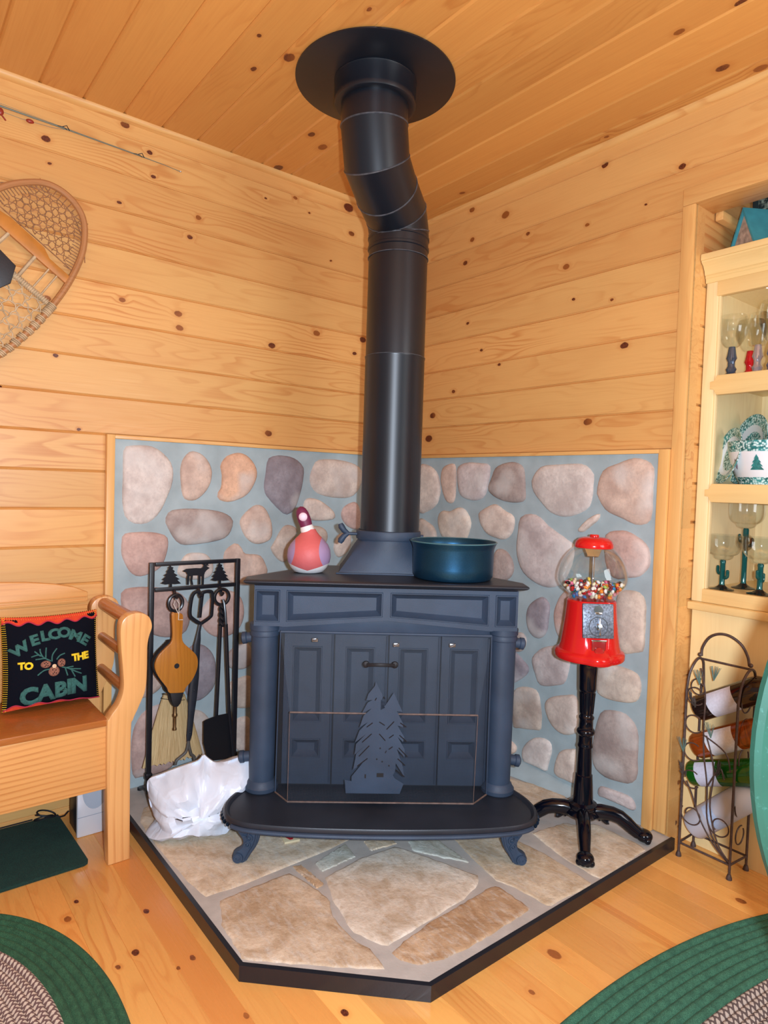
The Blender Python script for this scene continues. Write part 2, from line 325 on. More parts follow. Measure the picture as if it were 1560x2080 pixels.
RSTONES=[(4,[(0.05,1.291),(0.103,1.296),(0.17,1.263),(0.201,1.183),(0.178,1.109),(0.101,1.068),(0.061,1.069),(0.048,1.187)]),(1,[(0.208,1.278),(0.256,1.3),(0.294,1.292),(0.303,1.207),(0.297,1.133),(0.265,1.117),(0.232,1.138),(0.201,1.213)]),(9,[(0.31,1.285),(0.366,1.305),(0.445,1.302),(0.503,1.291),(0.502,1.228),(0.481,1.161),(0.439,1.138),(0.379,1.139),(0.327,1.163),(0.307,1.237)]),(7,[(0.536,1.281),(0.585,1.301),(0.643,1.304),(0.687,1.28),(0.699,1.214),(0.702,1.151),(0.647,1.136),(0.575,1.143),(0.519,1.165),(0.496,1.193),(0.515,1.239)]),(0,[(0.737,1.25),(0.777,1.287),(0.867,1.294),(0.961,1.295),(1.011,1.266),(1.017,1.224),(1.009,1.147),(0.97,1.111),(0.899,1.091),(0.832,1.103),(0.785,1.138),(0.741,1.182),(0.727,1.22)]),(1,[(1.05,1.269),(1.11,1.296),(1.175,1.315),(1.228,1.302),(1.25,1.273),(1.25,1.202),(1.25,1.112),(1.229,1.085),(1.187,1.081),(1.138,1.099),(1.073,1.123),(1.04,1.163),(1.028,1.197)]),(4,[(0.961,1.046),(1.004,1.091),(1.046,1.113),(1.043,1.09),(1.013,1.064),(0.982,1.041)]),(9,[(0.68,1.08),(0.73,1.097),(0.779,1.086),(0.829,1.05),(0.911,1.009),(0.945,0.984),(0.938,0.909),(0.897,0.838),(0.841,0.811),(0.768,0.82),(0.699,0.861),(0.666,0.938),(0.67,1.019)]),(5,[(1.077,1.041),(1.126,1.058),(1.17,1.055),(1.232,1.021),(1.25,0.984),(1.25,0.945),(1.217,0.905),(1.167,0.892),(1.123,0.883),(1.091,0.909),(1.073,0.976)]),(8,[(0.197,1.068),(0.224,1.085),(0.267,1.083),(0.324,1.104),(0.366,1.095),(0.404,1.046),(0.401,1.01),(0.373,0.96),(0.301,0.947),(0.236,0.953),(0.206,0.985),(0.19,1.033)]),(4,[(0.456,1.092),(0.53,1.127),(0.567,1.119),(0.595,1.103),(0.641,1.085),(0.653,1.058),(0.64,1.01),(0.593,0.979),(0.509,0.993),(0.469,1.025),(0.447,1.067)]),(6,[(0.06,1.033),(0.119,1.025),(0.172,0.997),(0.186,0.948),(0.147,0.922),(0.072,0.915)]),(7,[(0.554,0.927),(0.608,0.936),(0.65,0.896),(0.653,0.845),(0.615,0.809),(0.547,0.8)]),(3,[(0.77,0.754),(0.811,0.772),(0.844,0.744),(0.842,0.691),(0.832,0.63),(0.791,0.601),(0.748,0.621),(0.731,0.671),(0.738,0.719)]),(5,[(0.868,0.738),(0.899,0.8),(0.943,0.816),(0.961,0.67),(0.931,0.607),(0.884,0.636),(0.866,0.689)]),(8,[(1.135,0.835),(1.197,0.854),(1.24,0.828),(1.245,0.731),(1.242,0.652),(1.215,0.638),(1.153,0.629),(1.132,0.743)]),(9,[(0.776,0.535),(0.825,0.576),(0.901,0.596),(0.945,0.565),(0.944,0.511),(0.929,0.46),(0.895,0.44),(0.815,0.419),(0.784,0.46),(0.766,0.505)]),(8,[(1.072,0.566),(1.126,0.579),(1.211,0.572),(1.237,0.549),(1.239,0.5),(1.216,0.464),(1.151,0.449),(1.086,0.451),(1.065,0.477)]),(6,[(0.682,0.366),(0.789,0.399),(0.819,0.348),(0.828,0.252),(0.798,0.234),(0.71,0.215),(0.684,0.217)]),(4,[(0.84,0.354),(0.862,0.385),(0.93,0.413),(0.985,0.417),(0.995,0.304),(0.97,0.272),(0.926,0.26),(0.879,0.278),(0.849,0.317)]),(0,[(0.791,0.201),(0.84,0.217),(0.874,0.209),(0.881,0.175),(0.869,0.119),(0.862,0.09),(0.829,0.09),(0.778,0.09),(0.745,0.091),(0.735,0.125),(0.752,0.164)]),(4,[(0.918,0.188),(0.972,0.218),(0.99,0.216),(0.991,0.109),(0.985,0.09),(0.943,0.09),(0.91,0.09),(0.896,0.113)]),(7,[(1.085,0.39),(1.121,0.412),(1.181,0.419),(1.221,0.395),(1.238,0.358),(1.24,0.274),(1.241,0.21),(1.216,0.176),(1.17,0.165),(1.113,0.162),(1.07,0.184),(1.059,0.229),(1.064,0.306)]),(9,[(1.098,0.123),(1.147,0.131),(1.215,0.132),(1.239,0.113),(1.237,0.09),(1.199,0.09),(1.119,0.09),(1.091,0.09)]),(3,[(0.669,0.521),(0.722,0.502),(0.756,0.47),(0.725,0.426),(0.662,0.396)]),(1,[(0.648,0.154),(0.704,0.141),(0.7,0.109),(0.652,0.09)]),(7,[(0.678,0.594),(0.711,0.611),(0.738,0.586),(0.72,0.538),(0.669,0.527)]),(6,[(0.347,0.662),(0.523,0.702),(0.583,0.617),(0.505,0.496),(0.354,0.507)]),(4,[(0.391,0.404),(0.564,0.456),(0.597,0.348),(0.459,0.246),(0.365,0.286)])]
FLAGS=[(0,[(0.182,-1.355),(0.168,-1.281),(0.317,-0.825),(0.752,-0.822),(0.769,-0.931),(0.775,-0.991),(0.776,-1.113),(0.782,-1.251),(0.774,-1.382),(0.64,-1.394),(0.46,-1.401),(0.277,-1.394)]),(1,[(0.81,-1.355),(0.806,-1.263),(0.808,-1.136),(0.891,-1.116),(0.975,-1.108),(1.047,-1.141),(1.141,-1.148),(1.202,-1.134),(1.274,-1.141),(1.203,-1.232),(1.09,-1.357),(1.047,-1.402),(0.902,-1.39)]),(2,[(0.811,-1.05),(0.773,-0.913),(0.851,-0.928),(0.858,-1.055)]),(3,[(0.788,-1.113),(0.792,-1.087),(0.914,-1.084),(0.916,-1.109)]),(4,[(0.886,-1.065),(0.867,-0.917),(0.878,-0.787),(0.956,-0.757),(1.139,-0.689),(1.171,-0.722),(1.193,-0.802),(1.205,-0.952),(1.216,-1.101),(1.12,-1.133),(0.99,-1.103)]),(3,[(1.239,-1.099),(1.223,-1.031),(1.211,-0.936),(1.206,-0.821),(1.2,-0.699),(1.21,-0.681),(1.332,-0.683),(1.336,-0.807),(1.338,-0.918),(1.329,-1.012),(1.309,-1.073),(1.269,-1.101)]),(5,[(0.938,-0.601),(0.983,-0.438),(1.082,-0.442),(1.19,-0.433),(1.367,-0.448),(1.356,-0.569),(1.355,-0.637),(1.253,-0.644),(1.187,-0.665),(1.066,-0.64)]),(0,[(1.076,-0.367),(1.1,-0.22),(1.127,-0.208),(1.167,-0.138),(1.298,-0.134),(1.356,-0.142),(1.367,-0.403),(1.342,-0.41),(1.218,-0.403)]),(2,[(0.879,-0.739),(0.896,-0.653),(1.076,-0.664),(1.012,-0.711),(0.928,-0.762)]),(5,[(0.797,-0.856),(0.807,-0.768),(0.868,-0.779),(0.852,-0.87)]),(0,[(0.751,-0.117),(0.84,-0.076),(0.984,-0.053),(1.025,-0.139),(0.997,-0.242),(0.877,-0.221)]),(5,[(0.331,-0.79),(0.315,-0.596),(0.54,-0.265),(0.775,-0.23),(0.989,-0.313),(0.879,-0.586),(0.78,-0.782)])]
KNOT_L=[(-1.645,2.29,0.0142),(-1.308,2.358,0.0103),(-1.633,2.215,0.0063),(-1.293,2.277,0.0087),(-1.122,2.179,0.0109),(-1.411,2.153,0.0084),(-1.154,2.098,0.0109),(-0.843,2.332,0.0058),(-0.707,2.373,0.01),(-0.638,2.332,0.0061),(-0.418,2.301,0.0149),(-1.396,1.818,0.012),(-1.193,1.807,0.0145),(-1.187,1.756,0.0145),(-0.8,1.75,0.016),(-0.586,1.836,0.0167),(-0.339,1.848,0.0176),(-0.383,1.78,0.0109),(-0.806,1.391,0.0162),(-1.609,1.592,0.0082),(-0.523,2.158,0.0063),(-0.438,2.409,0.0254),(-1.395,2.425,0.0151),(-1.534,1.351,0.0067),(-1.769,1.47,0.0047),(-1.637,1.775,0.0129)]
KNOT_R=[(0.327,2.423,0.0153),(0.334,2.29,0.0131),(0.296,2.198,0.0132),(0.325,1.925,0.0088),(0.415,1.794,0.0086),(0.114,1.529,0.0187),(0.092,1.421,0.0235),(0.249,1.63,0.0113),(0.525,2.342,0.0207),(0.844,2.05,0.0151),(0.996,2.379,0.0143),(1.289,2.269,0.013),(0.884,1.919,0.0075),(1.049,1.885,0.0071),(0.521,1.719,0.0084),(1.107,1.712,0.0157),(0.97,1.451,0.0183),(0.931,2.183,0.0092),(0.649,2.229,0.01),(1.165,2.185,0.0051)]
KNOT_C=[(0.663,-1.121,0.0207),(0.69,-1.235,0.0084),(0.543,-1.177,0.0123),(0.976,-1.06,0.009),(0.341,-0.843,0.0169),(0.292,-0.764,0.0219),(0.036,-0.81,0.0253),(0.371,-0.107,0.0142),(1.461,-0.367,0.0147),(1.467,-0.126,0.0202),(1.538,-0.042,0.0206),(1.029,-0.046,0.0102),(1.616,-0.354,0.0153)]
KNOT_F=[(1.447,-0.734,0.0199),(1.495,-0.881,0.0092),(0.685,-1.51,0.0107),(0.926,-1.476,0.0104),(0.939,-1.517,0.0067),(1.164,-1.45,0.0095),(0.598,-1.687,0.0128),(0.827,-1.583,0.0126),(0.853,-1.632,0.0085),(0.533,-1.651,0.0093),(1.285,-1.27,0.0109),(1.633,-0.106,0.0158)]

# ------------------------------------------------------------------ the room
BW = .1308; BZ = 2.387
def boards(bm, u0, u1, v0, v1, grooves, fn, hw=.0048, dp=.0075):
    """a sheet of tongue-and-groove boards with V joints at the given v; fn(u, v, depth)"""
    prof = [(v0, 0.)]
    for g in sorted(grooves):
        if v0 + hw < g < v1 - hw: prof += [(g - hw, 0.), (g, -dp), (g + hw, 0.)]
    prof.append((v1, 0.))
    us = [u0, u1]
    rows = [[bm.verts.new(fn(u, v, d)) for u in us] for v, d in prof]
    for a, b in zip(rows, rows[1:]): bm.faces.new((a[0], a[1], b[1], b[0]))
GZ = [BZ - k * BW for k in range(19)] + [BZ + BW]
CY0, CW = -.078, .1325
GC = [CY0 - k * CW for k in range(-6, 40)]
kL = [(a, b, r) for a, b, r in KNOT_L]
M['wall_l'] = wood('pine_boards_left', PINE_L, PINE_D, 'Y', 'Z', (BW, BZ - 30 * BW), kL, rough=.36)
M['wall_r'] = wood('pine_boards_right', PINE_L, PINE_D, 'X', 'Z', (BW, BZ - 30 * BW), KNOT_R, rough=.36)
M['ceil'] = wood('pine_boards_ceiling', srgb(218, 158, 84), srgb(180, 104, 42), 'X', 'Y', (CW, CY0 - 60 * CW), KNOT_C, rough=.34)
FW = .076; FLZ = .013
M['floor'] = wood('pine_floor', srgb(235, 176, 96), srgb(204, 124, 58), 'X', 'Y', (FW, -1.52 - 40 * FW), KNOT_F, rough=.24, tint=.15, hue=.42, accent=((-1.519, -1.444, .62), (-.474, -.440, .55), (-1.75, -1.672, .3)))

b = BM(); boards(b, -3.4, 0, 0, 2.45, GZ, lambda u, v, d: (d, u, v)); box(b, -.09, -.009, -3.4, .09, 0, 2.5)
struct('wall_left', b, 'wall_l')
b = BM(); boards(b, 0, 1.345, 0, 2.45, GZ, lambda u, v, d: (u, -d, v)); box(b, 0, 1.345, .009, .06, 0, 2.5)
boards(b, 1.345, 3.4, 2.13, 2.45, GZ, lambda u, v, d: (u, -d, v)); box(b, 1.345, 3.4, .009, .06, 2.14, 2.5)
struct('wall_right', b, 'wall_r')
b = BM(); boards(b, 0.06, .62, 0, 2.3, [g + .02 for g in GZ], lambda u, v, d: (1.345 + d, u, v)); box(b, 1.25, 1.336, .06, .7, 0, 2.3)
struct('wall_recess', b, wood('pine_boards_recess', PINE_L, PINE_D, 'Y', 'Z', (BW, BZ - 30 * BW), [(.25, 1.88, .012), (.07, .21, .011), (.06, .07, .012)], warp=4.))
b = BM(); box(b, 1.25, 3.4, .62, .7, 0, 2.4); box(b, 1.345, 3.4, .06, .62, 2.3, 2.36); box(b, 3.3, 3.4, .06, .62, 0, 2.3)
struct('wall_back', b, 'wall_r')
b = BM(); boards(b, -.05, 4.6, -4.6, .0, GC, lambda u, v, d: (u, v, 2.45 - d), hw=.0060, dp=.0060); box(b, -.05, 4.6, -4.6, .05, 2.459, 2.5)
struct('ceiling', b, 'ceil')
b = BM(); boards(b, -.05, 4.6, -4.6, .7, [-1.52 + FW * k for k in range(-40, 29)], lambda u, v, d: (u, v, FLZ + d), hw=.0006, dp=.0012); box(b, -.05, 4.6, -4.6, .7, -.05, FLZ - .003)
struct('floor', b, 'floor')
# cove mould under the ceiling
def cove(bm, fn, u0, u1):
    pr = [(0, 2.4315)] + [(.006 + .016 * (1 - cos(a)), 2.4315 + .0185 * sin(a)) for a in [i * pi / 2 / 6 for i in range(7)]] + [(0, 2.45)]
    pr = [(0, 2.4315), (.010, 2.4325), (.017, 2.436), (.0215, 2.4415), (.0225, 2.45), (0, 2.45)]
    prism(bm, pr, lambda d, z, u: fn(u, d, z), u0, u1)
b = BM(); cove(b, lambda u, d, z: (d, u, z), -3.4, 0); struct('trim_1', b, 'pine_y')
b = BM(); cove(b, lambda u, d, z: (u, -d, z), .0, 3.4); struct('trim_2', b, 'pine_x')
# boards framing the stone panels
TT = 1.3405
b = BM(); box(b, 0, .026, -1.42, -.001, TT - .014, TT, bev=.002); struct('trim_3', b, 'pine_y')
b = BM(); box(b, 0, .026, -1.447, -1.4195, FLZ + .0005, TT, bev=.002); struct('trim_4', b, 'pine_z')
b = BM(); box(b, .001, 1.272, -.026, 0, TT - .014, TT, bev=.002); struct('trim_5', b, 'pine_x')
b = BM(); box(b, 1.268, 1.304, -.026, 0, .05, TT, bev=.002); struct('trim_6', b, 'pine_z')
b = BM(); box(b, 1.3045, 1.347, -.014, .0, .0535, 2.1295, bev=.003); struct('trim_7', b, 'pine_z')
b = BM(); box(b, 1.3045, 3.4, -.014, .115, 2.13, 2.185, bev=.003); struct('trim_8', b, 'pine_x')
b = BM(); box(b, 1.349, 1.375, .118, .60, 2.105, 2.135, bev=.004); struct('trim_9', b, 'pine_y')

SC_ = [srgb(*c) for c in ((228, 220, 214), (224, 200, 184), (226, 184, 154), (158, 152, 160), (224, 210, 198), (206, 176, 166), (206, 190, 176), (180, 166, 160), (220, 206, 190), (208, 198, 196))]
def stone_panel(name, stones, fn, span, extra=None):
    b = BM(); lay = b.loops.layers.float_color.new('col')
    u0, u1 = span; z0, z1 = .04, TT - .012; nu, nz = 60, 56
    g = [[b.verts.new(fn(u0 + (u1 - u0) * i / nu, z0 + (z1 - z0) * j / nz, .012 + random.uniform(-.0012, .0012))) for i in range(nu + 1)] for j in range(nz + 1)]
    for j in range(nz):
        for i in range(nu): b.faces.new((g[j][i], g[j][i + 1], g[j + 1][i + 1], g[j + 1][i]))
    if extra: extra(b)
    for k, pts in stones:
        c = SC_[k]; f = random.uniform(.93, 1.06); c = tuple(min(.95, x * f) for x in c)
        dome(b, pts, lambda u, v, d: fn(u, v, .009 + d), random.uniform(.014, .022), n=34, mi=1, col=c, lay=lay, jit=.0006)
    return struct(name, b, ['mortar', 'stone'], smooth=60)
stone_panel('wall_stone_left', LSTONES, lambda u, v, d: (d, u, v), (-1.4195, -.0))
def wedge(b):   # mortar fillet where the right-hand stones meet the hearth
    pr = [((1.27, -.014, .05), (1.27, -.013, .055)), ((.965, -.062, .05), (.965, -.013, .075)), ((.74, -.094, .05), (.74, -.013, .095)), ((.45, -.12, .05), (.45, -.013, .11)), ((.0, -.13, .05), (.0, -.013, .12))]
    r = [[b.verts.new(p) for p in q] for q in pr]
    for a, c in zip(r, r[1:]): b.faces.new((a[0], a[1], c[1], c[0]))
stone_panel('wall_stone_right', RSTONES, lambda u, v, d: (u, -d, v), (.0, 1.27), wedge)

# ------------------------------------------------------------------ hearth pad
t = thing('hearth_pad', 'low corner hearth paved with tan flagstones, edged in black metal', 'hearth')
HO = [(.014, -1.412), (1.060, -1.412), (1.371, -1.092), (1.371, -.006), (.014, -.006)]
b = BM(); lay = b.loops.layers.float_color.new('col')
prism(b, HO, lambda u, v, d: (u, v, d), .0135, .0485)
FC = [srgb(*c) for c in ((218, 204, 182), (210, 192, 168), (196, 202, 194), (196, 168, 136), (224, 216, 202), (212, 198, 174))]
for k, pts in FLAGS:
    dome(b, pts, lambda u, v, d: (u, v, .0485 + d), .0035, n=64, straight=True, mi=1, col=FC[k], lay=lay, jit=.0005, prof=((1., -.3), (.985, .7), (.95, 1.), (.8, 1.), (.55, 1.), (.3, 1.)))
obj('stone_top', b, ['grout', 'flag'], t, smooth=50)
HE = [(.012, -1.4195), (1.0645, -1.4195), (1.3785, -1.0955), (1.3785, -.004)]
HI = [(.012, -1.407), (1.059, -1.407), (1.366, -1.0905), (1.366, -.004)]
b = BM()
for i in range(3):
    q = [HE[i], HE[i + 1], HI[i + 1], HI[i]]
    prism(b, q, lambda u, v, d: (u, v, d), .0135, .0525, bev=.0015)
obj('edge_trim', b, 'black_satin', t)

def blob(bm, c, r, n=24, m=16, mi=0, mat=None):
    t_ = bmesh.new(); bmesh.ops.create_uvsphere(t_, u_segments=n, v_segments=m, radius=1)
    bmesh.ops.scale(t_, vec=r if isinstance(r, tuple) else (r, r, r), verts=t_.verts)
    merge(bm, t_, mi, Matrix.Translation(c) @ mat if mat is not None else Matrix.Translation(c))

# ------------------------------------------------------------------ wood stove (local x to the right, y away from the viewer)
SO = (.779, -.7823, .05); SR = rad(54)
def Z(z): return z - .05
st = thing('wood_stove', 'blue black cast iron stove with columns standing on the corner hearth', 'stove', SO, SR)
def iron_leg(sx, y, back=False):
    b = BM()
    sy = 1 if back else -1
    LG = [(.437, .170), (.428, .142), (.414, .120), (.417, .098), (.431, .086), (.442, .078), (.445, .066), (.439, .053), (.426, .0505), (.411, .0515), (.399, .062), (.388, .080), (.376, .098), (.366, .120), (.360, .150), (.359, .170)]
    q = catmull([Vector((a, z, 0)) for a, z in LG[1:-1]], 4, False)
    q = [Vector((*LG[0], 0))] + q + [Vector((*LG[-1], 0))]
    prism(b, [(p.x, p.y) for p in q], lambda u, v, d: (sx * u, y + d, Z(v)), -.015, .015, bev=.005)
    lathe(b, [(0, -.021), (.0145, -.020), (.0165, -.014), (.0165, .014), (.0145, .020), (0, .021)], 20, (sx * .4275, y, Z(.0680)), mat=Matrix.Rotation(pi / 2, 4, 'X'))
    tube(b, [(sx * (.4275 + (.0135 - .0008 * i) * cos(i * .5)), y - .0205, Z(.068) + (.0135 - .0008 * i) * sin(i * .5)) for i in range(14)], .0022, 6)
    tube(b, catmull([(sx * .404, y - .014, Z(.062)), (sx * .392, y - .016, Z(.086)), (sx * .378, y - .016, Z(.112)), (sx * .371, y - .015, Z(.150))], 5, False), .0042, 8)
    for (u, v, r) in ((.408, .146, .0125), (.396, .128, .0095), (.400, .108, .0075)):
        tube(b, [(sx * (u + r * cos(i * .6)), y - .0155, Z(v) + r * sin(i * .6)) for i in range(10)], .0036, 6)
        blob(b, (sx * u, y - .0155, Z(v)), (.004, .003, .004), 10, 6)
    return obj('leg', b, 'iron', st)
for sx in (-1, 1):
    iron_leg(sx, -.172); iron_leg(sx * .62, .24, True)
# the projecting hearth plate
AP = [(-.30, .10), (-.40, .06), (-.44, .0), (-.472, -.067), (-.483, -.130), (-.470, -.188), (-.435, -.224), (-.37, -.248), (-.22, -.266), (0, -.273)]
AP = AP + [(-x, y) for x, y in AP[-2::-1]]
q = resample(catmull([Vector((*p, 0)) for p in AP], 8), 120)
b = BM(); cx = Vector((0, -.07, 0)); rings = []
for s, z in ((.90, .166), (.975, .172), (.992, .180), (1., .190), (.998, .198), (.988, .202), (.972, .202), (.960, .198), (.950, .193), (.5, .193)):
    rings.append([b.verts.new((cx.x + (p.x - cx.x) * (s if abs(s - 1) > .2 else 1 - (1 - s) * .8), cx.y + (p.y - cx.y) * s, Z(z))) for p in q])
for a, c in zip(rings, rings[1:]):
    for k in range(120): b.faces.new((a[k], a[(k + 1) % 120], c[(k + 1) % 120], c[k]))
b.faces.new(rings[0]); b.faces.new(rings[-1])
obj('hearth_plate', b, 'iron_plate', st, smooth=40)
b = BM()
for p0, p1, r in (((-.470, -.160), (.470, -.160), 1),):
    fr = [p for p in q if p.y < .02]
for i in range(len(q)):
    pass
lip = [(p.x * 1.001, p.y * 1.0015 - .0008, Z(.181)) for p in q if p.y < -.02]
lip.sort(key=lambda p: p[0])
tube(b, lip, .0065, 8)
obj('hearth_plate_edge', b, 'iron', st)
# columns
for sx in (-1, 1):
    b = BM()
    lathe(b, [(.050, Z(.193)), (.054, Z(.197)), (.054, Z(.208)), (.049, Z(.214)), (.046, Z(.222)), (.0405, Z(.228)), (.0415, Z(.45)), (.0425, Z(.690)), (.0425, Z(.697)), (.0465, Z(.699)), (.0475, Z(.705)), (.0455, Z(.711)), (.0455, Z(.716)), (.0485, Z(.718)), (.0485, Z(.737))], 40, (sx * .388, 0, 0))
    obj('column', b, 'iron', st)
    for z in (.685, .290):
        b = BM()
        lathe(b, [(0, 0), (.017, 0), (.017, .030), (.020, .033), (.020, .045), (.012, .050), (0, .050)], 16, (sx * .418, .025, Z(z)), mat=Matrix.Rotation(sx * pi / 2 + sx * .12, 4, 'Y'))
        obj('hinge_lug', b, 'iron', st)
# frieze with recessed panels
b = BM()
FRZ = [(-.417, .737), (-.417, .866), (.421, .866), (.421, .737), (.346, .737), (.336, .735), (.0, .762), (-.326, .735), (-.336, .737)]
def recess_panel(bm, pts, y0, inset=.013, depth=.016, fn=None):
    """bevelled field panel: sunk border with a flat raised field"""
    c = Vector((sum(p[0] for p in pts) / len(pts), sum(p[1] for p in pts) / len(pts)))
    def ins(d):
        out = []; n = len(pts)
        for i in range(n):
            p0, p1, p2 = Vector(pts[i - 1]), Vector(pts[i]), Vector(pts[(i + 1) % n])
            e1 = (p1 - p0).normalized(); e2 = (p2 - p1).normalized()
            n1 = Vector((-e1.y, e1.x)); n2 = Vector((-e2.y, e2.x))
            if n1.dot(c - p1) < 0: n1 = -n1
            if n2.dot(c - p1) < 0: n2 = -n2
            m = (n1 + n2); m /= m.dot(n1) if abs(m.dot(n1)) > 1e-6 else 1
            out.append(p1 + m * d)
        return out
    lv = [(0, 0), (.0015, -.0028), (.004, -.0028), (.0055, .0005), (inset + .007, depth), (inset + .010, depth)]
    rings = [[bm.verts.new((p.x, y0 + dz, Z(p.y))) for p in ins(d)] for d, dz in lv]
    for a, d in zip(rings, rings[1:]):
        n = len(a)
        for k in range(n): bm.faces.new((a[k], a[(k + 1) % n], d[(k + 1) % n], d[k]))
    bm.faces.new(rings[-1])
def plate_with_panels(bm, outer, panels, y0, y1):
    """front plate with the panels let into it"""
    t_ = bmesh.new()
    ov = [t_.verts.new((p[0], y0, Z(p[1]))) for p in outer]
    es = [t_.edges.new((ov[i], ov[(i + 1) % len(ov)])) for i in range(len(ov))]
    for p in panels:
        pv = [t_.verts.new((a[0], y0, Z(a[1]))) for a in p]
        es += [t_.edges.new((pv[i], pv[(i + 1) % len(pv)])) for i in range(len(pv))]
    bmesh.ops.triangle_fill(t_, edges=es, use_beauty=True)
    merge(bm, t_)
    n = len(outer)
    a = [bm.verts.new((p[0], y0, Z(p[1]))) for p in outer]; c = [bm.verts.new((p[0], y1, Z(p[1]))) for p in outer]
    for i in range(n): bm.faces.new((a[i], c[i], c[(i + 1) % n], a[(i + 1) % n]))
    bm.faces.new(c)
    for p in panels: recess_panel(bm, p, y0)
PN = [[(-.4135, .750), (-.4135, .852), (-.336, .852), (-.336, .750)],
      [(-.316, .752), (-.316, .852), (-.012, .852), (-.012, .773)],
      [(.012, .773), (.012, .852), (.328, .852), (.328, .752)],
      [(.348, .750), (.348, .852), (.4175, .852), (.4175, .750)]]
plate_with_panels(b, FRZ, PN, -.052, .03)
obj('frieze', b, 'iron', st, smooth=30)
# body behind
b = BM()
prism(b, [(-.408, .03), (.408, .03), (.235, .33), (-.235, .33)], lambda u, v, d: (u, v, d), Z(.193), Z(.868))
obj('firebox', b, 'black_matte', st)
b = BM(); box(b, -.345, .356, -.012, .029, Z(.7075), Z(.775), bev=.003); obj('lintel', b, 'iron', st)
# four folding door leaves
ex = [-.327, -.1625, .0145, .186, .349]
for i in range(4):
    x0, x1 = ex[i] + .0022, ex[i + 1] - .0022
    b = BM(); m = (x0 + x1) / 2; hw = .054
    P2 = [[(m - .052, .412), (m - .052, .662), (m + .044, .662), (m + .044, .412)], [(m - .052, .293), (m - .052, .357), (m + .044, .357), (m + .044, .293)]]
    plate_with_panels(b, [(x0, .206), (x1, .206), (x1, .706), (x0, .706)], P2, .006, .024)
    tube(b, [(x1 - .0035, .003, Z(.212)), (x1 - .0035, .003, Z(.70))], .004, 8)
    obj('door', b, 'iron', st, smooth=30)
# top plate with moulded edge
TPo = [(-.447, -.085), (.447, -.085), (.449, -.01), (.24, .335), (-.24, .335), (-.449, -.01)]
b = BM(); rings = []
def off(pts, d):
    return [(p[0] * (1 - d / .45), p[1] + (d if p[1] < -.05 else (-d if p[1] > .2 else 0))) for p in pts]
for d, z in ((.034, .864), (.030, .868), (.016, .871), (.006, .875), (0, .880), (.001, .8845), (.005, .887), (.02, .8868)):
    rings.append([b.verts.new((x, y, Z(z))) for x, y in off(TPo, d)])
for a, c in zip(rings, rings[1:]):
    n = len(a)
    for k in range(n): b.faces.new((a[k], a[(k + 1) % n], c[(k + 1) % n], c[k]))
b.faces.new(rings[0]); b.faces.new(rings[-1])
obj('top_plate', b, 'iron_plate', st, smooth=50)
# flue hood: square foot to round collar
b = BM(); n = 48; rows = []
def sq(a, hx, hy):
    c, s = cos(a), sin(a); k = min(hx / abs(c) if abs(c) > 1e-6 else 9, hy / abs(s) if abs(s) > 1e-6 else 9); return c * k, s * k
for f, z in ((0, .8865), (.0, .891), (.06, .897), (.35, .93), (.7, .97), (1, .998), (1, 1.003)):
    r = []
    for k in range(n):
        a = 2 * pi * (k + .5) / n; x1, y1 = sq(a, .172, .118); x2, y2 = .109 * cos(a), .109 * sin(a)
        r.append(b.verts.new((.012 + x1 + (x2 - x1) * f, .224 + y1 + (y2 - y1) * f, Z(z))))
    rows.append(r)
for a, c in zip(rows, rows[1:]):
    for k in range(n): b.faces.new((a[k], a[(k + 1) % n], c[(k + 1) % n], c[k]))
b.faces.new(rows[-1]); b.faces.new(rows[0])
box(b, -.168, .192, .098, .110, Z(.886), Z(.892), bev=.002)
obj('flue_hood', b, 'iron', st, smooth=28)
b = BM()
lathe(b, [(.109, Z(1.0)), (.114, Z(1.001)), (.1155, Z(1.006)), (.1155, Z(1.026)), (.114, Z(1.031)), (.1075, Z(1.033)), (.1075, Z(1.0))], 48, (.012, .224, 0), closed=True)
obj('flue_collar', b, 'iron', st)
b = BM()
tube(b, [(.136, .21, Z(1.014)), (-.132, .20, Z(1.018))], .0055, 10)
for s in (-1, 1):
    tube(b, [(-.132, .20, Z(1.018)), (-.146, .199, Z(1.018 + s * .010)), (-.156, .198, Z(1.018 + s * .024)), (-.160, .198, Z(1.018 + s * .034))], [.007, .010, .0115, .008], 12)
obj('damper_handle', b, 'iron', st)

# ------------------------------------------------------------------ stove pipe
pt = thing('stove_pipe', 'black double bend stove pipe rising from the cast iron stove to the ceiling', 'stove pipe', SO, SR)
PX, PY = .0155, .222
UX, UY = -.0837, -.0146
b = BM(); R0 = .105
lathe(b, [(R0, Z(1.030)), (R0, Z(1.634)), (R0 + .0012, Z(1.636)), (R0 + .0012, Z(1.640)), (R0 - .001, Z(1.642)), (R0 - .0015, Z(2.012))], 64, (PX, PY, 0))
for zz in (1.641, 1.984): tube(b, [(PX + (R0 + .0004) * cos(a), PY + (R0 + .0004) * sin(a), Z(zz)) for a in [2 * pi * i / 64 for i in range(64)]], .0016, 6, closed=True, mi=1)
obj('lower_pipe', b, ['pipe', 'seam'], pt)
b = BM()
lathe(b, [(R0, Z(2.010)), (R0 + .0025, Z(2.012)), (R0 + .0025, Z(2.020)), (R0, Z(2.022)), (R0, Z(2.046)), (R0 + .003, Z(2.048)), (R0 + .003, Z(2.054)), (R0, Z(2.056)), (R0, Z(2.062))], 64, (PX, PY, 0))
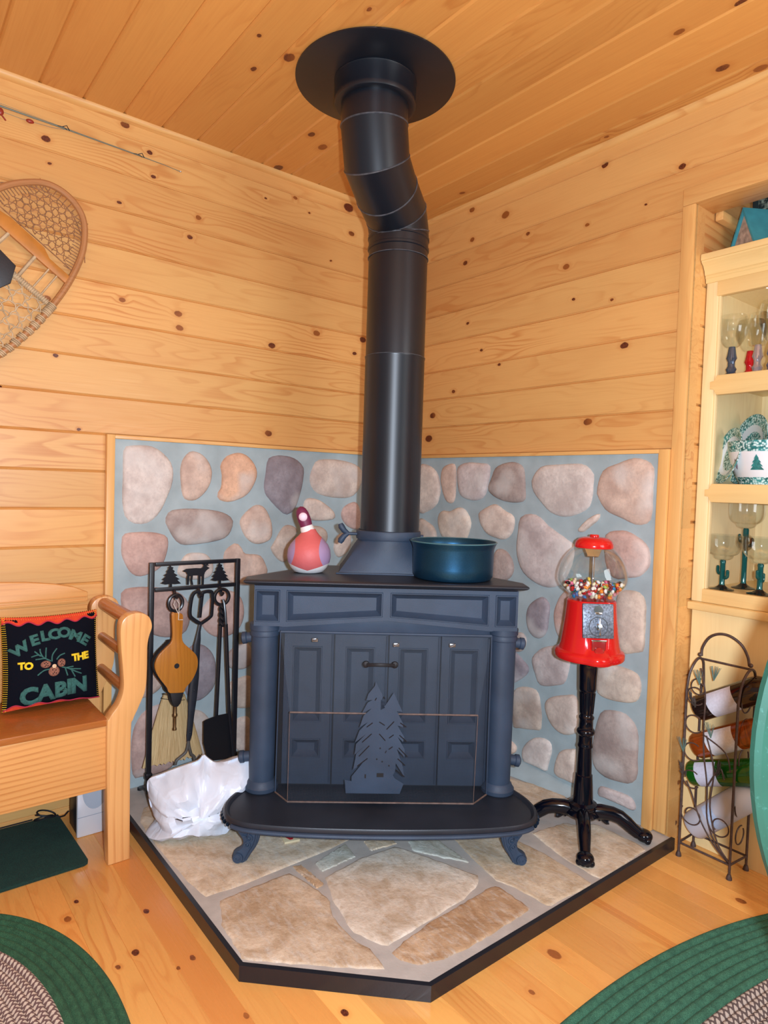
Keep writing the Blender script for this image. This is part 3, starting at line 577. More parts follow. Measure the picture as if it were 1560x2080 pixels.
def gore(bm, A, B, nA, nB, r0, r1, n=64):
    """pipe segment between two mitre planes"""
    A, B = Vector(A), Vector(B); ax = (B - A).normalized()
    e1 = Vector((0, 0, 1)).cross(ax)
    e1 = e1.normalized() if e1.length > 1e-4 else Vector((1, 0, 0)); e2 = ax.cross(e1)
    ra, rb = [], []
    for k in range(n):
        d0 = e1 * cos(2 * pi * k / n) + e2 * sin(2 * pi * k / n)
        for (Q, N, r, out) in ((A, nA, r0, ra), (B, nB, r1, rb)):
            p = Q + d0 * r; out.append(bm.verts.new(p + ax * ((Q - p).dot(N) / ax.dot(N))))
    for k in range(n): bm.faces.new((ra[k], ra[(k + 1) % n], rb[(k + 1) % n], rb[k]))
    return [v.co.copy() for v in ra], [v.co.copy() for v in rb]
Lo, Hi = Vector((PX, PY, 0)), Vector((UX, UY, 0))
def at(h, z): q_ = Lo.lerp(Hi, h); return Vector((q_.x, q_.y, Z(z)))
path = [at(0, 2.060), at(.0, 2.076), at(.13, 2.130), at(.52, 2.166), at(.88, 2.214), at(1, 2.312), at(1, 2.385)]
dirs = [(path[i + 1] - path[i]).normalized() for i in range(6)]
nrm = [dirs[0]] + [(dirs[i] + dirs[i + 1]).normalized() for i in range(5)] + [dirs[5]]
rr = [R0, R0, R0, R0, R0, R0, R0]
for i in range(6):
    ra, rb = gore(b, path[i], path[i + 1], nrm[i], nrm[i + 1], rr[i], rr[i + 1])
    if 0 < i < 6: tube(b, ra[::2], .0026, 6, closed=True, mi=1)
obj('elbow', b, ['pipe', 'seam'], pt, smooth=40)
b = BM()
lathe(b, [(.104, Z(2.37)), (.118, Z(2.368)), (.126, Z(2.371)), (.1285, Z(2.378)), (.1275, Z(2.386)), (.1275, Z(2.436)), (.129, Z(2.440)), (.1275, Z(2.4445))], 64, (UX, UY, 0))
obj('pipe_sleeve', b, 'pipe', pt)
b = BM()
lathe(b, [(.1, Z(2.4425)), (.2465, Z(2.4425)), (.2485, Z(2.4435)), (.2485, Z(2.4475)), (.1, Z(2.4475))], 96, (UX, UY, 0), closed=True)
obj('ceiling_ring', b, 'pipe', pt, smooth=30)

# ------------------------------------------------------------------ spark screen in front of the doors
def mesh_mat():
    t = NT('woven_wire_mesh'); c = t.xyz(t.coord()); p = .0026
    gx = t.math('LESS_THAN', t.math('FRACT', t.math('DIVIDE', c[0], p)), .14)
    gz = t.math('LESS_THAN', t.math('FRACT', t.math('DIVIDE', t.math('ADD', c[2], t.math('MULTIPLY', c[1], .7)), p)), .14)
    f = t.math('MAXIMUM', gx, gz)
    b1 = t.bsdf((.022, .032, .050), .55); tr = t.n('ShaderNodeBsdfTransparent')
    mx = t.n('ShaderNodeMixShader'); t.put(mx.inputs[0], f); t.t.links.new(tr.outputs[0], mx.inputs[1]); t.t.links.new(b1.outputs[0], mx.inputs[2])
    t.t.links.new(mx.outputs[0], t.out.inputs[0]); return t.m
M['mesh'] = mesh_mat()
fs = thing('fire_screen', 'spark screen of fine wire mesh with a pine tree cutout before the stove doors', 'fire screen', SO, SR)
TL, TR = (-.331, -.060, Z(.722)), (.338, -.060, Z(.722))
BLo, BRo = (-.336, -.058, Z(.208)), (.340, -.058, Z(.208))
Bl, Br = (-.291, -.112, Z(.484)), (.293, -.112, Z(.484))
Fl, Fr = (-.291, -.118, Z(.206)), (.287, -.118, Z(.206))
b = BM()
V = {k: b.verts.new(v) for k, v in dict(TL=TL, TR=TR, BLo=BLo, BRo=BRo, Bl=Bl, Br=Br, Fl=Fl, Fr=Fr).items()}
for f in (('TL', 'TR', 'Br', 'Bl'), ('Bl', 'Br', 'Fr', 'Fl'), ('TL', 'Bl', 'Fl', 'BLo'), ('TR', 'BRo', 'Fr', 'Br')): b.faces.new([V[k] for k in f])
obj('wire_mesh', b, 'mesh', fs, smooth=0)
b = BM()
for l in ((BLo, Fl, Fr, BRo), (Bl, Br)): tube(b, l, .0028, 8)
tube(b, (Bl, Fl), .0010, 6); tube(b, (Br, Fr), .0010, 6)
obj('frame_wire', b, 'rust', fs)
b = BM(); tube(b, (TL, BLo), .0024, 8); obj('side_wire', b, 'iron', fs)
b = BM(); tube(b, (TR, BRo), .0024, 8); obj('side_wire', b, 'iron', fs)
b = BM(); tube(b, (TL, TR), .0045, 8); obj('top_rail', b, 'iron', fs)
b = BM()
hh = [(-.058 + .086 * i / 10, -.098 - .018 * sin(pi * i / 10), Z(.632) + .006 * sin(pi * i / 10)) for i in range(11)]
tube(b, hh, .0055, 8, flat=.5)
for x in (-.060, .030): lathe(b, [(0, -.003), (.011, -.003), (.010, .003), (.004, .006), (0, .006)], 16, (x, -.092, Z(.632)), mat=Matrix.Rotation(pi / 2, 4, 'X'))
obj('handle', b, 'black_matte', fs)
TREE = [(-0.029, 0.589), (-0.008, 0.549), (-0.007, 0.537), (-.012, .532), (0.001, 0.508), (-.012, .500), (0.003, 0.516), (0.027, 0.556), (0.056, 0.496), (0.038, 0.498), (0.058, 0.461), (0.059, 0.448), (0.042, 0.453), (0.064, 0.417), (0.06, 0.402), (0.043, 0.418), (0.066, 0.38), (0.067, 0.354), (0.042, 0.380), (0.061, 0.329), (0.067, 0.294), (0.040, 0.335), (0.038, 0.308), (0.032, 0.297), (0.039, 0.287), (0.066, 0.271), (0.055, 0.239), (-0.112, 0.239), (-0.116, 0.281), (-0.095, 0.277), (-0.095, 0.292), (-.062, .335), (-0.091, 0.313), (-0.083, 0.363), (-.058, .388), (-0.088, 0.360), (-0.084, 0.394), (-.055, .425), (-0.088, 0.398), (-0.075, 0.436), (-.050, .462), (-0.075, 0.446), (-0.064, 0.482), (-.040, .505), (-0.069, 0.490), (-0.053, 0.523), (-.038, .532), (-0.057, 0.530), (-0.051, 0.55), (-0.032, 0.575)]
b = BM(); prism(b, TREE, lambda u, v, d: (u, d - (0 if v < .49 else 0), Z(v)), -.1265, -.1245)
def slot_dark(x0, z0, x1, z1, w_=.0016):  # black strip laid on the sheet, painting the darkness of a cut-through opening
    tube(b, [(x0, -.1267, Z(z0)), (x1, -.1267, Z(z1))], w_, 5, mi=1)
def tpx(x, y): return (-.1135 + (x - 75) / 7.43 * .001575, .5895 - (y - 165) / 7.43 * .001545)
for l in ((445, 785, 360, 850), (435, 950, 300, 1080), (405, 1130, 260, 1290), (385, 1320, 240, 1440), (545, 950, 635, 1050), (755, 760, 650, 880), (845, 780, 935, 840), (755, 960, 690, 1010), (840, 965, 945, 1060), (835, 1155, 965, 1290), (825, 1320, 935, 1420), (800, 1485, 930, 1590), (745, 1140, 690, 1180), (655, 1200, 640, 1235), (540, 770, 620, 820), (490, 410, 470, 450), (590, 395, 610, 420)):
    slot_dark(*tpx(l[0], l[1]), *tpx(l[2], l[3]))
for x, y, w_, h_ in ((575, 1570, 100, 60), (360, 1590, 22, 60)):  # wider openings, their darkness also painted as black pieces on the front
    c_ = tpx(x, y); box(b, c_[0] - w_ * .0001060, c_[0] + w_ * .0001060, -.1270, -.1262, Z(c_[1] - h_ * .000104), Z(c_[1] + h_ * .000104), mi=1)
for x, y in ((565, 1165), (520, 1330), (600, 1365), (700, 1425)):
    c_ = tpx(x, y); blob(b, (c_[0], -.1265, Z(c_[1])), (.0024, .0008, .0030), 8, 6, mi=1)
obj('pine_tree_cutout', b, ['iron', 'black_matte'], fs, smooth=0)
for x, z in ((-.222, .700), (.034, .690), (.212, .692)):
    b = BM(); box(b, x - .010, x + .010, -.072, -.066, Z(z - .006), Z(z + .006), bev=.002, mat=None)
    tube(b, [(x - .007, -.074, Z(z - .004)), (x + .008, -.076, Z(z + .005))], .0025, 6)
    obj('clip', b, plain('clip_metal', (.25, .24, .24), .35, .9), fs)

def stove_pt(x, y, z):
    return Vector(SO) + Matrix.Rotation(SR, 3, 'Z') @ Vector((x, y, Z(z)))

# ------------------------------------------------------------------ pot on the stove
M['enamel'] = plain('blue_enamel', (.016, .075, .150), .36, .8, var=.2, vscale=500)
pp = stove_pt(.224, .068, .887)
po = thing('cooking_pot', 'blue enamel cooking pot with flared rim standing on the stove top', 'pot', pp, SR)
b = BM()
lathe(b, [(0, 0), (.118, 0), (.128, .004), (.1335, .014), (.1345, .04), (.1355, .10), (.139, .112), (.1435, .121), (.1445, .1245), (.142, .1265), (.137, .118), (.1325, .105), (.131, .04), (.124, .01), (0, .008)], 64)
po_b = obj('pot_body', b, 'enamel', po)
b = BM(); tube(b, [(.1435 * cos(a), .1435 * sin(a), .1245) for a in [2 * pi * i / 64 for i in range(64)]], .0026, 8, closed=True)
obj('rim', b, plain('rim_enamel', (.05, .14, .17), .2), po_b)

# ------------------------------------------------------------------ gourd duck
dp = stove_pt(-.262, .125, .887)
du = thing('duck_figurine', 'painted duck figurine with coral breast and maroon head on the stove', 'figurine', dp, SR)
b = BM()
def duck_mat():
    t = NT('duck_paint'); c = t.xyz(t.coord())
    wing = t.math('GREATER_THAN', t.math('ABSOLUTE', t.math('MULTIPLY_ADD', c[0], 1., .003)), t.math('MULTIPLY_ADD', t.math('POWER', t.math('ABSOLUTE', t.math('SUBTRACT', c[2], .085)), 2.), 4.5, .040))
    base = t.math('LESS_THAN', t.math('MULTIPLY_ADD', t.math('ABSOLUTE', c[0]), -.32, c[2]), .012)
    k = t.mix(wing, srgb(208, 100, 100), srgb(164, 140, 178)); k = t.mix(base, k, srgb(226, 224, 224))
    t.bsdf(k, .55, 0, t.bump(t.noise(t.coord(), 70., 3), .3, .003)); return t.m
lathe(b, [(0, 0), (.036, 0), (.050, .004), (.062, .018), (.071, .036), (.0745, .056), (.072, .078), (.064, .096), (.050, .112), (.036, .126), (.026, .138), (.020, .148), (0, .150)], 40)
obj('body', b, duck_mat(), du)
b = BM(); tube(b, [(-.006, 0, .140), (-.009, 0, .149), (-.012, 0, .158)], [.0235, .0235, .021], 20); obj('neck_ring', b, plain('duck_white', srgb(232, 228, 228), .5), du)
b = BM()
hp = [(-.010, 0, .152), (-.014, 0, .166), (-.020, -.001, .182), (-.026, -.002, .198), (-.031, -.002, .211), (-.034, -.002, .219), (-.036, -.002, .2225)]
tube(b, hp, [.020, .0215, .0225, .0215, .0175, .011, .003], 24); obj('head', b, plain('duck_maroon', srgb(112, 34, 72), .5), du)
b = BM(); lathe(b, [(0, 0), (.0145, 0), (.0145, .004), (.011, .008), (.006, .010), (0, .010)], 20, (-.0215, -.021, .190), mat=Matrix.Rotation(pi / 2 + .1, 4, 'X'))
obj('bill', b, plain('duck_pink', srgb(232, 206, 220), .5), du)

# ------------------------------------------------------------------ fireplace tool rack and tools (local x = along the left wall)
RO = (.13, -1.158, .05)
def rx(y): return y + 1.158
tr = thing('fireplace_tool_rack', 'black square tube fireplace tool rack with deer and pine cutouts', 'tool rack', RO, pi / 2)
for y in (-1.320, -.993):
    b = BM(); box(b, rx(y) - .008, rx(y) + .008, -.008, .008, .020, .845, bev=.0015); obj('post', b, 'black_satin', tr)
    b = BM(); box(b, rx(y) - .0115, rx(y) + .0115, -.0115, .0115, .072, .094, bev=.003); obj('post_collar', b, 'black_satin', tr)
    b = BM()
    tube(b, [(rx(y), -.085, .007), (rx(y), -.07, .012), (rx(y), -.045, .024), (rx(y), 0, .030), (rx(y), .045, .024), (rx(y), .07, .012), (rx(y), .085, .007)], [.007] + [.0085] * 5 + [.007], 8)
    for s in (-1, 1): lathe(b, [(0, 0), (.010, 0), (.010, .008), (0, .010)], 12, (rx(y), s * .085, 0))
    obj('foot', b, 'black_satin', tr)
b = BM(); box(b, rx(-1.308), rx(-1.004), -.0078, .0078, .831, .845, bev=.0015); obj('top_bar', b, 'black_satin', tr)
b = BM(); box(b, rx(-1.308), rx(-1.004), -.007, .007, .740, .754, bev=.0015); obj('lower_bar', b, 'black_satin', tr)
DEER = [(-1.207, 0.862), (-1.194, 0.869), (-1.16, 0.87), (-1.138, 0.868), (-1.131, 0.873), (-1.129, .880), (-1.136, .884), (-1.135, .886), (-1.128, .884), (-1.126, .889), (-1.123, .889), (-1.124, .882), (-1.118, .883), (-1.110, .888), (-1.109, .886), (-1.114, .880), (-1.108, .879), (-1.109, .877), (-1.119, .876), (-1.106, 0.867), (-1.116, 0.861), (-1.124, 0.852), (-1.127, 0.842), (-1.128, 0.803), (-1.1345, 0.804), (-1.1345, 0.835), (-1.141, 0.838), (-1.141, 0.806), (-1.1485, 0.806), (-1.149, 0.841), (-1.17, 0.842), (-1.172, 0.824), (-1.168, 0.806), (-1.175, 0.806), (-1.179, 0.825), (-1.177, 0.84), (-1.183, 0.84), (-1.185, 0.807), (-1.192, 0.808), (-1.193, 0.833), (-1.19, 0.846), (-1.196, 0.856), (-1.204, 0.858)]
TREEL = [(-1.255, 0.887), (-1.251, 0.877), (-1.243, 0.874), (-1.246, 0.867), (-1.238, 0.861), (-1.241, 0.854), (-1.227, 0.845), (-1.235, 0.841), (-1.219, 0.83), (-1.228, 0.828), (-1.214, 0.814), (-1.237, 0.813), (-1.247, 0.815), (-1.247, 0.804), (-1.256, 0.804), (-1.256, 0.815), (-1.27, 0.814), (-1.287, 0.819), (-1.275, 0.828), (-1.283, 0.832), (-1.27, 0.843), (-1.277, 0.847), (-1.265, 0.855), (-1.268, 0.86), (-1.26, 0.87), (-1.263, 0.875), (-1.257, 0.877)]
b = BM(); prism(b, DEER, lambda u, v, d: (rx(u), d, Z(.803 + (v - .803) * .96)), -.0015, .0015); obj('deer_cutout', b, 'black_satin', tr, smooth=0)
for s in (0., .187):
    b = BM(); prism(b, TREEL, lambda u, v, d: (rx(u) + s, d, Z(v)), -.0015, .0015); obj('pine_cutout', b, 'black_satin', tr, smooth=0)
HK = (-1.243, -1.153, -1.069)
for y in HK:
    b = BM(); tube(b, [(rx(y), -.008, .742), (rx(y), -.018, .735), (rx(y), -.022, .722), (rx(y), -.030, .716), (rx(y), -.040, .724)], .006, 8); obj('hook', b, 'black_satin', tr)

# hearth broom
bo = thing('hearth_broom', 'straw hearth broom with black ring handle hanging behind the bellows', 'broom', (RO[0], RO[1] + .0, RO[2]), pi / 2)
b = BM(); tube(b, [(rx(-1.243) + .0255 * cos(a), -.028, .700 + .029 * sin(a)) for a in [2 * pi * i / 32 for i in range(32)]], .0062, 8, closed=True); obj('ring', b, 'black_satin', bo)
b = BM(); tube(b, [(rx(-1.243), -.026, .672), (rx(-1.242), -.014, .60), (rx(-1.236), .012, .46), (rx(-1.228), .025, .40)], .008, 10); obj('handle', b, 'black_satin', bo)
def straw_mat():
    t = NT('broom_straw'); c = t.xyz(t.coord())
    ang = t.math('DIVIDE', t.math('ADD', c[0], .078), t.math('SUBTRACT', .62, c[2]))
    n = t.noise(t.comb(t.math('MULTIPLY', ang, 260.), t.math('MULTIPLY', c[2], 9.), t.math('MULTIPLY', c[1], 150.)), 1., 3, .7)
    k = t.mix(t.rng(n, .3, .7), srgb(176, 140, 88), srgb(240, 212, 160)); t.bsdf(k, .7, 0, t.bump(n, .6, .003)); return t.m
b = BM(); nx = 40
top = [(-1.264, .412), (-1.184, .392)]; 
def bristle(side):
    rows = []
    for j in range(9):
        f = j / 8
        l = -1.260 + (-1.332 + 1.260) * f ** .9; r_ = -1.182 + (-1.106 + 1.182) * f ** .9
        row = []
        for i in range(nx + 1):
            u = i / nx; th = .014 * (1 - .35 * f) * math.sqrt(max(0, 1 - (2 * u - 1) ** 2)) + .002
            z = .408 - .012 * u - (.408 - .166 + .012 * (1 - u)) * f + (random.uniform(-.006, .006) if j == 8 else 0)
            row.append(b.verts.new((rx(l + (r_ - l) * u), .030 + side * th + random.uniform(-.0012, .0012), Z(z))))
        rows.append(row)
    return rows
fr, bk = bristle(-1), bristle(1)
for rows in (fr, bk):
    for a, c in zip(rows, rows[1:]):
        for i in range(nx): b.faces.new((a[i], a[i + 1], c[i + 1], c[i]))
for i in range(nx):
    b.faces.new((fr[0][i], bk[0][i], bk[0][i + 1], fr[0][i + 1])); b.faces.new((fr[-1][i], fr[-1][i + 1], bk[-1][i + 1], bk[-1][i]))
for j in range(8):
    b.faces.new((fr[j][0], fr[j + 1][0], bk[j + 1][0], bk[j][0])); b.faces.new((fr[j][nx], bk[j][nx], bk[j + 1][nx], fr[j + 1][nx]))
obj('bristles', b, straw_mat(), bo, smooth=60)
b = BM()
for z, w_ in ((.400, .041), (.385, .045)):
    tube(b, [(rx(-1.222) + w_ * cos(a), .030 + .017 * sin(a), Z(z) - .010 * cos(a)) for a in [2 * pi * i / 24 for i in range(24)]], .0012, 5, closed=True)
obj('binding_cord', b, 'black_matte', bo)

# log tongs
to = thing('log_tongs', 'long black log tongs with open loop handles and two claw feet', 'tongs', RO, pi / 2)
def tp(y, z, d=-.035): return (rx(y), d, Z(z))
b = BM()
tube(b, catmull([tp(-1.152, .668), tp(-1.176, .684), tp(-1.192, .706), tp(-1.186, .765), tp(-1.172, .785), tp(-1.155, .782)], 5, False), .0065, 8, flat=.55)
obj('loop_handle', b, 'black_satin', to)
b = BM()
tube(b, catmull([tp(-1.148, .668), tp(-1.115, .688), tp(-1.109, .705), tp(-1.108, .770), tp(-1.118, .783), tp(-1.140, .782), tp(-1.147, .772), tp(-1.155, .690)], 5, False), .0065, 8, flat=.55)
obj('loop_handle', b, 'black_satin', to)
b = BM()
sh = [(-1.151, .670, .006), (-1.157, .640, .0065), (-1.160, .612, .0105), (-1.164, .590, .013), (-1.166, .52, .013), (-1.170, .47, .0165), (-1.176, .40, .0165), (-1.181, .33, .012), (-1.186, .262, .0105), (-1.189, .240, .007)]
tube(b, [tp(a, c) for a, c, r_ in sh], [r_ for a, c, r_ in sh], 10, flat=.35)
for a, c in ((-1.174, .428), (-1.186, .275)): blob(b, tp(a, c, -.041), .0035, 10, 6)
obj('shaft', b, plain('dark_worn_metal', (.020, .024, .034), .42, var=.2), to)
for s in (-1, 1):
    b = BM()
    tube(b, catmull([tp(-1.189, .243), tp(-1.189 + s * .003, .222), tp(-1.190 + s * .009, .202), tp(-1.198 + s * .022, .188), tp(-1.200 + s * .032, .180), tp(-1.200 + s * .036, .165)], 5, False), .0055, 8)
    obj('claw', b, plain('grey_iron', (.10, .09, .08), .5, var=.2), to)

# shovel with ring and twist handle
so_ = thing('fire_shovel', 'black fire shovel with twisted ring handle on the right hook of the rack', 'shovel', RO, pi / 2)
b = BM(); tube(b, [(rx(-1.069) + .0285 * cos(a), -.03, Z(.758) + .029 * sin(a)) for a in [2 * pi * i / 32 for i in range(32)]], .0062, 10, closed=True); obj('ring', b, 'black_satin', so_)
b = BM()
for k in range(2):
    tube(b, [(rx(-1.067) + .0065 * cos(k * pi + i * .5), -.03 + .0065 * sin(k * pi + i * .5), Z(.732 - .082 * i / 24)) for i in range(25)], .0065, 8)
obj('twisted_grip', b, 'black_satin', so_)
b = BM(); tube(b, [(rx(-1.072), -.030, Z(.652)), (rx(-1.076), -.030, Z(.48)), (rx(-1.081), -.030, Z(.300))], .0068, 10); obj('rod', b, 'black_satin', so_)
b = BM()
bl = [(-1.137, .306), (-1.125, .311), (-1.083, .318), (-1.042, .318), (-1.030, .306), (-1.024, .145), (-1.118, .155), (-1.136, .225)]
prism(b, bl, lambda u, v, d: (rx(u), d - .045 - .10 * max(0, .20 - v), Z(v)), -.0015, .0015)
tube(b, [(rx(a), -.047 - .10 * max(0, .20 - c), Z(c)) for a, c in ((-1.118, .200), (-1.085, .213), (-1.050, .206), (-1.028, .190))], .0015, 6)
obj('blade', b, plain('shovel_black', (.007, .007, .010), .42), so_)
pk = thing('fire_poker', 'thin black fire poker hanging at the right of the shovel rod', 'poker', RO, pi / 2)
b = BM(); tube(b, [(rx(-1.062), -.056, Z(.660)), (rx(-1.044), -.060, Z(.33)), (rx(-1.022), -.064, Z(.135))], .0068, 10)
obj('rod', b, 'black_satin', pk)
b = BM(); tube(b, [(rx(-1.062), -.056, Z(.655)), (rx(-1.064), -.052, Z(.70)), (rx(-1.066), -.046, Z(.735)), (rx(-1.069), -.040, Z(.75))], .0055, 8); obj('hook', b, 'black_satin', pk)

# bellows
be = thing('hand_bellows', 'varnished wooden fireplace bellows with brass nozzle hanging by a string', 'bellows', RO, pi / 2)
BEL = [(-1.274, 0.722), (-1.263, 0.725), (-1.244, 0.721), (-1.234, 0.713), (-1.235, 0.663), (-1.236, 0.634), (-1.229, 0.614), (-1.204, 0.589), (-1.182, 0.564), (-1.176, 0.536), (-1.181, 0.507), (-1.197, 0.476), (-1.22, 0.453), (-1.227, 0.438), (-1.276, 0.444), (-1.287, 0.465), (-1.313, 0.502), (-1.328, 0.533), (-1.329, 0.558), (-1.315, 0.585), (-1.29, 0.608), (-1.274, 0.624), (-1.27, 0.653)]
BELs = [(p.x, p.y) for p in resample(catmull([Vector((*p, 0)) for p in BEL], 4), 90)]
M['bellow_wood'] = wood('bellows_wood', srgb(186, 120, 44), srgb(140, 78, 22), 'Z', 'X', ring=.35, freq=40, rough=.3)
b = BM(); prism(b, BELs, lambda u, v, d: (rx(u), d, Z(v)), -.078, -.066, bev=.002); fb_ = obj('front_board', b, 'bellow_wood', be)
b = BM(); prism(b, [(p[0] * .97 - 1.2525 * .03, p[1]) for p in BELs if p[1] < .632], lambda u, v, d: (rx(u) - .004, d, Z(v)), -.048, -.040, bev=.001); obj('back_board', b, 'black_matte', be)
b = BM(); c0 = (-1.2525, .545)
def shr(p, s): return (c0[0] + (p[0] - c0[0]) * s, c0[1] + (p[1] - c0[1]) * s)
low = [p for p in BELs if p[1] < .63]
rings = []
for d, s in ((-.066, 1.012), (-.060, .985), (-.055, 1.015), (-.049, 1.0)):
    rings.append([b.verts.new((rx(shr(p, s)[0]) - .004 * (d + .078) / .03, d, Z(shr(p, s)[1]))) for p in low])
for a, c in zip(rings, rings[1:]):
    for k in range(len(low)): b.faces.new((a[k], a[(k + 1) % len(low)], c[(k + 1) % len(low)], c[k]))
obj('leather_sides', b, 'black_matte', be)
b = BM(); lathe(b, [(0, 0), (.009, 0), (.009, .0012), (0, .0012)], 20, (rx(-1.254), -.0782, Z(.537)), mat=Matrix.Rotation(pi / 2, 4, 'X')); obj('valve_hole', b, 'black_matte', fb_)
b = BM(); prism(b, [(-1.2765, .4445), (-1.2265, .4385), (-1.237, .402), (-1.247, .391), (-1.260, .392), (-1.269, .410)], lambda u, v, d: (rx(u), d, Z(v)), -.080, -.044, bev=.003); obj('leather_tip', b, 'black_matte', be)
b = BM(); lathe(b, [(0, .005), (.0065, .005), (.0062, -.030), (.0085, -.034), (.0085, -.040), (.0055, -.044), (.0048, -.080), (.0068, -.084), (.0068, -.090), (0, -.090)], 16, (rx(-1.2515), -.063, Z(.394))); obj('brass_nozzle', b, plain('old_brass', (.23, .13, .055), .35, .8), be)
b = BM()
tube(b, [(rx(-1.252), -.078, Z(.722)), (rx(-1.258), -.05, Z(.750)), (rx(-1.246), -.036, Z(.768)), (rx(-1.238), -.05, Z(.750)), (rx(-1.250), -.078, Z(.722)), (rx(-1.252), -.080, Z(.700)), (rx(-1.236), -.081, Z(.699))], .0013, 6)
obj('string', b, plain('white_string', (.7, .68, .62), .8), be)

# ------------------------------------------------------------------ plastic bag
bg = BM(); BC = Vector((.425, -1.262, .05)); nb = Vector((.923, -.384, 0)); rb = Vector((.384, .923, 0))
BO = [(-.153, .226), (-.115, .243), (-.076, .256), (-.035, .268), (.002, .279), (.018, .297), (.034, .283), (.060, .266), (.10, .270), (.14, .281), (.170, .274), (.186, .235), (.184, .188), (.165, .12), (.135, .085), (.100, .052), (.03, .052), (-.05, .052), (-.118, .052), (-.158, .056), (-.122, .088), (-.135, .12), (-.147, .16)]
oq = resample(catmull([Vector((*p, 0)) for p in BO], 5), 110)
cc = Vector((.01, .15, 0))
rows = []
random.seed(5)
dirs_ = [(random.uniform(-.5, .9) + (pi / 2 if k % 3 == 0 else 0), random.uniform(16, 60), random.uniform(0, 6), random.uniform(.0012, .0036)) for k in range(12)]
def crease(u, v):
    return sum(a * (1 - 2 * abs(sin((u * cos(t_) + v * sin(t_)) * f + p))) for t_, f, p, a in dirs_)
for dpt, s in ((-.085, .30), (-.080, .62), (-.055, .85), (-.020, .97), (.0, 1.), (.022, .975), (.045, .92), (.066, .84), (.084, .74), (.098, .62), (.108, .48), (.114, .32), (.117, .15)):
    row = []
    for p in oq:
        u = cc.x + (p.x - cc.x) * s; v = cc.y + (p.y - cc.y) * s
        low = max(0, (.16 - v) / .11) if dpt > 0 else 0
        dd = dpt * (1 + .15 * low) + (crease(u, v) * 1.5 if dpt > .01 else 0)
        if dpt > .03:   # deep fold running down from the tied handles
            dd -= .020 * math.exp(-((u - .035 - (v - .28) * .35) / .020) ** 2) * max(0, min(1, (v - .10) / .1))
            dd += .012 * math.exp(-((u + .02 + (v - .2) * .5) / .028) ** 2)
        dv = v - (.052 if dpt > 0 else 0); v2 = v - (.022 * max(0, dpt) / .1) * (1 if v > .16 else .5)
        q3 = BC + rb * u + nb * dd; row.append(bg.verts.new((q3.x, q3.y, max(v2, .0535))))
    rows.append(row)
for a, c in zip(rows, rows[1:]):
    for k in range(110): bg.faces.new((a[k], a[(k + 1) % 110], c[(k + 1) % 110], c[k]))
bg.faces.new(rows[0]); bg.faces.new(rows[-1])
for vv in bg.verts: vv.co -= BC
def bag_mat():
    t = NT('thin_white_plastic'); c = t.coord()
    n = t.noise(t.vec('MULTIPLY', c, (1, 1, .5)), 15., 2, .5, .8)
    t.bsdf((.70, .77, .88), .38, 0, t.bump(t.math('ABSOLUTE', t.math('SUBTRACT', n, .5)), .32, .02), Specular_IOR_Level=.45); return t.m
tag(obj('plastic_bag', bg, bag_mat(), smooth=34, loc=BC), 'crumpled white plastic shopping bag lying on the hearth before the tool rack', 'bag')

# ------------------------------------------------------------------ mouse trap
mt = thing('mouse_trap', 'small wooden snap mouse trap with red mark under the stove', 'mousetrap', (.678, -1.050, .0525), rad(76))
b = BM(); box(b, -.025, .025, 0, .098, 0, .007, bev=.0008); obj('base', b, plain('trap_wood', srgb(212, 196, 160), .7), mt)
b = BM(); tube(b, [(-.018, .048, .009), (-.018, .090, .009), (.018, .090, .009), (.018, .048, .009)], .0014, 6); tube(b, [(-.021, .046 , .010), (.021, .046, .010)], .003, 8)
obj('spring_wire', b, plain('trap_wire', (.06, .06, .06), .4, .7), mt)
b = BM(); tube(b, [(.002, .092, .010), (.004, .02, .010)], .0012, 6); obj('trigger_rod', b, plain('trap_rod', (.06, .06, .06), .4, .7), mt)
b = BM(); prism(b, [(-.019, .036), (-.008, .036), (-.001, .019), (.006, .036), (.017, .036), (.004, .008), (-.006, .008)], lambda u, v, d: (u, v, d), .0071, .0076); obj('red_mark', b, plain('trap_red', srgb(190, 40, 50), .6), mt, smooth=0)

# ------------------------------------------------------------------ candy machine on its stand
GO = (1.1734, -.2295, .0525); GR = rad(51.7)
M['red'] = plain('red_gloss_paint', (.62, .012, .012), .16)
M['chrome'] = plain('bright_metal', (.62, .64, .67), .18, 1.)
def glass_mat(name, tint=(1, 1, 1), rough=.02, ior=1.45, body=0., bcol=(1, 1, 1)):
    t = NT(name); tr_ = t.n('ShaderNodeBsdfTransparent'); tr_.inputs[0].default_value = (*tint, 1)
    gl = t.n('ShaderNodeBsdfGlossy'); gl.inputs['Roughness'].default_value = rough; gl.inputs[0].default_value = (1, 1, 1, 1)
    lw = t.n('ShaderNodeLayerWeight'); lw.inputs[0].default_value = .5; fr_ = t.n('ShaderNodeMath', operation='MULTIPLY_ADD'); t.put(fr_.inputs[0], t.math('POWER', lw.outputs[1], 4.)); fr_.inputs[1].default_value = .6; fr_.inputs[2].default_value = .035
    mx = t.n('ShaderNodeMixShader'); t.put(mx.inputs[0], fr_.outputs[0]); t.t.links.new(tr_.outputs[0], mx.inputs[1]); t.t.links.new(gl.outputs[0], mx.inputs[2])
    t.t.links.new(mx.outputs[0], t.out.inputs[0]); return t.m
M['glass'] = glass_mat('clear_glass', (.97, .985, .985))
gm = thing('candy_machine', 'red candy machine with glass globe on a glossy black four legged stand', 'candy machine', GO, GR)
b = BM()
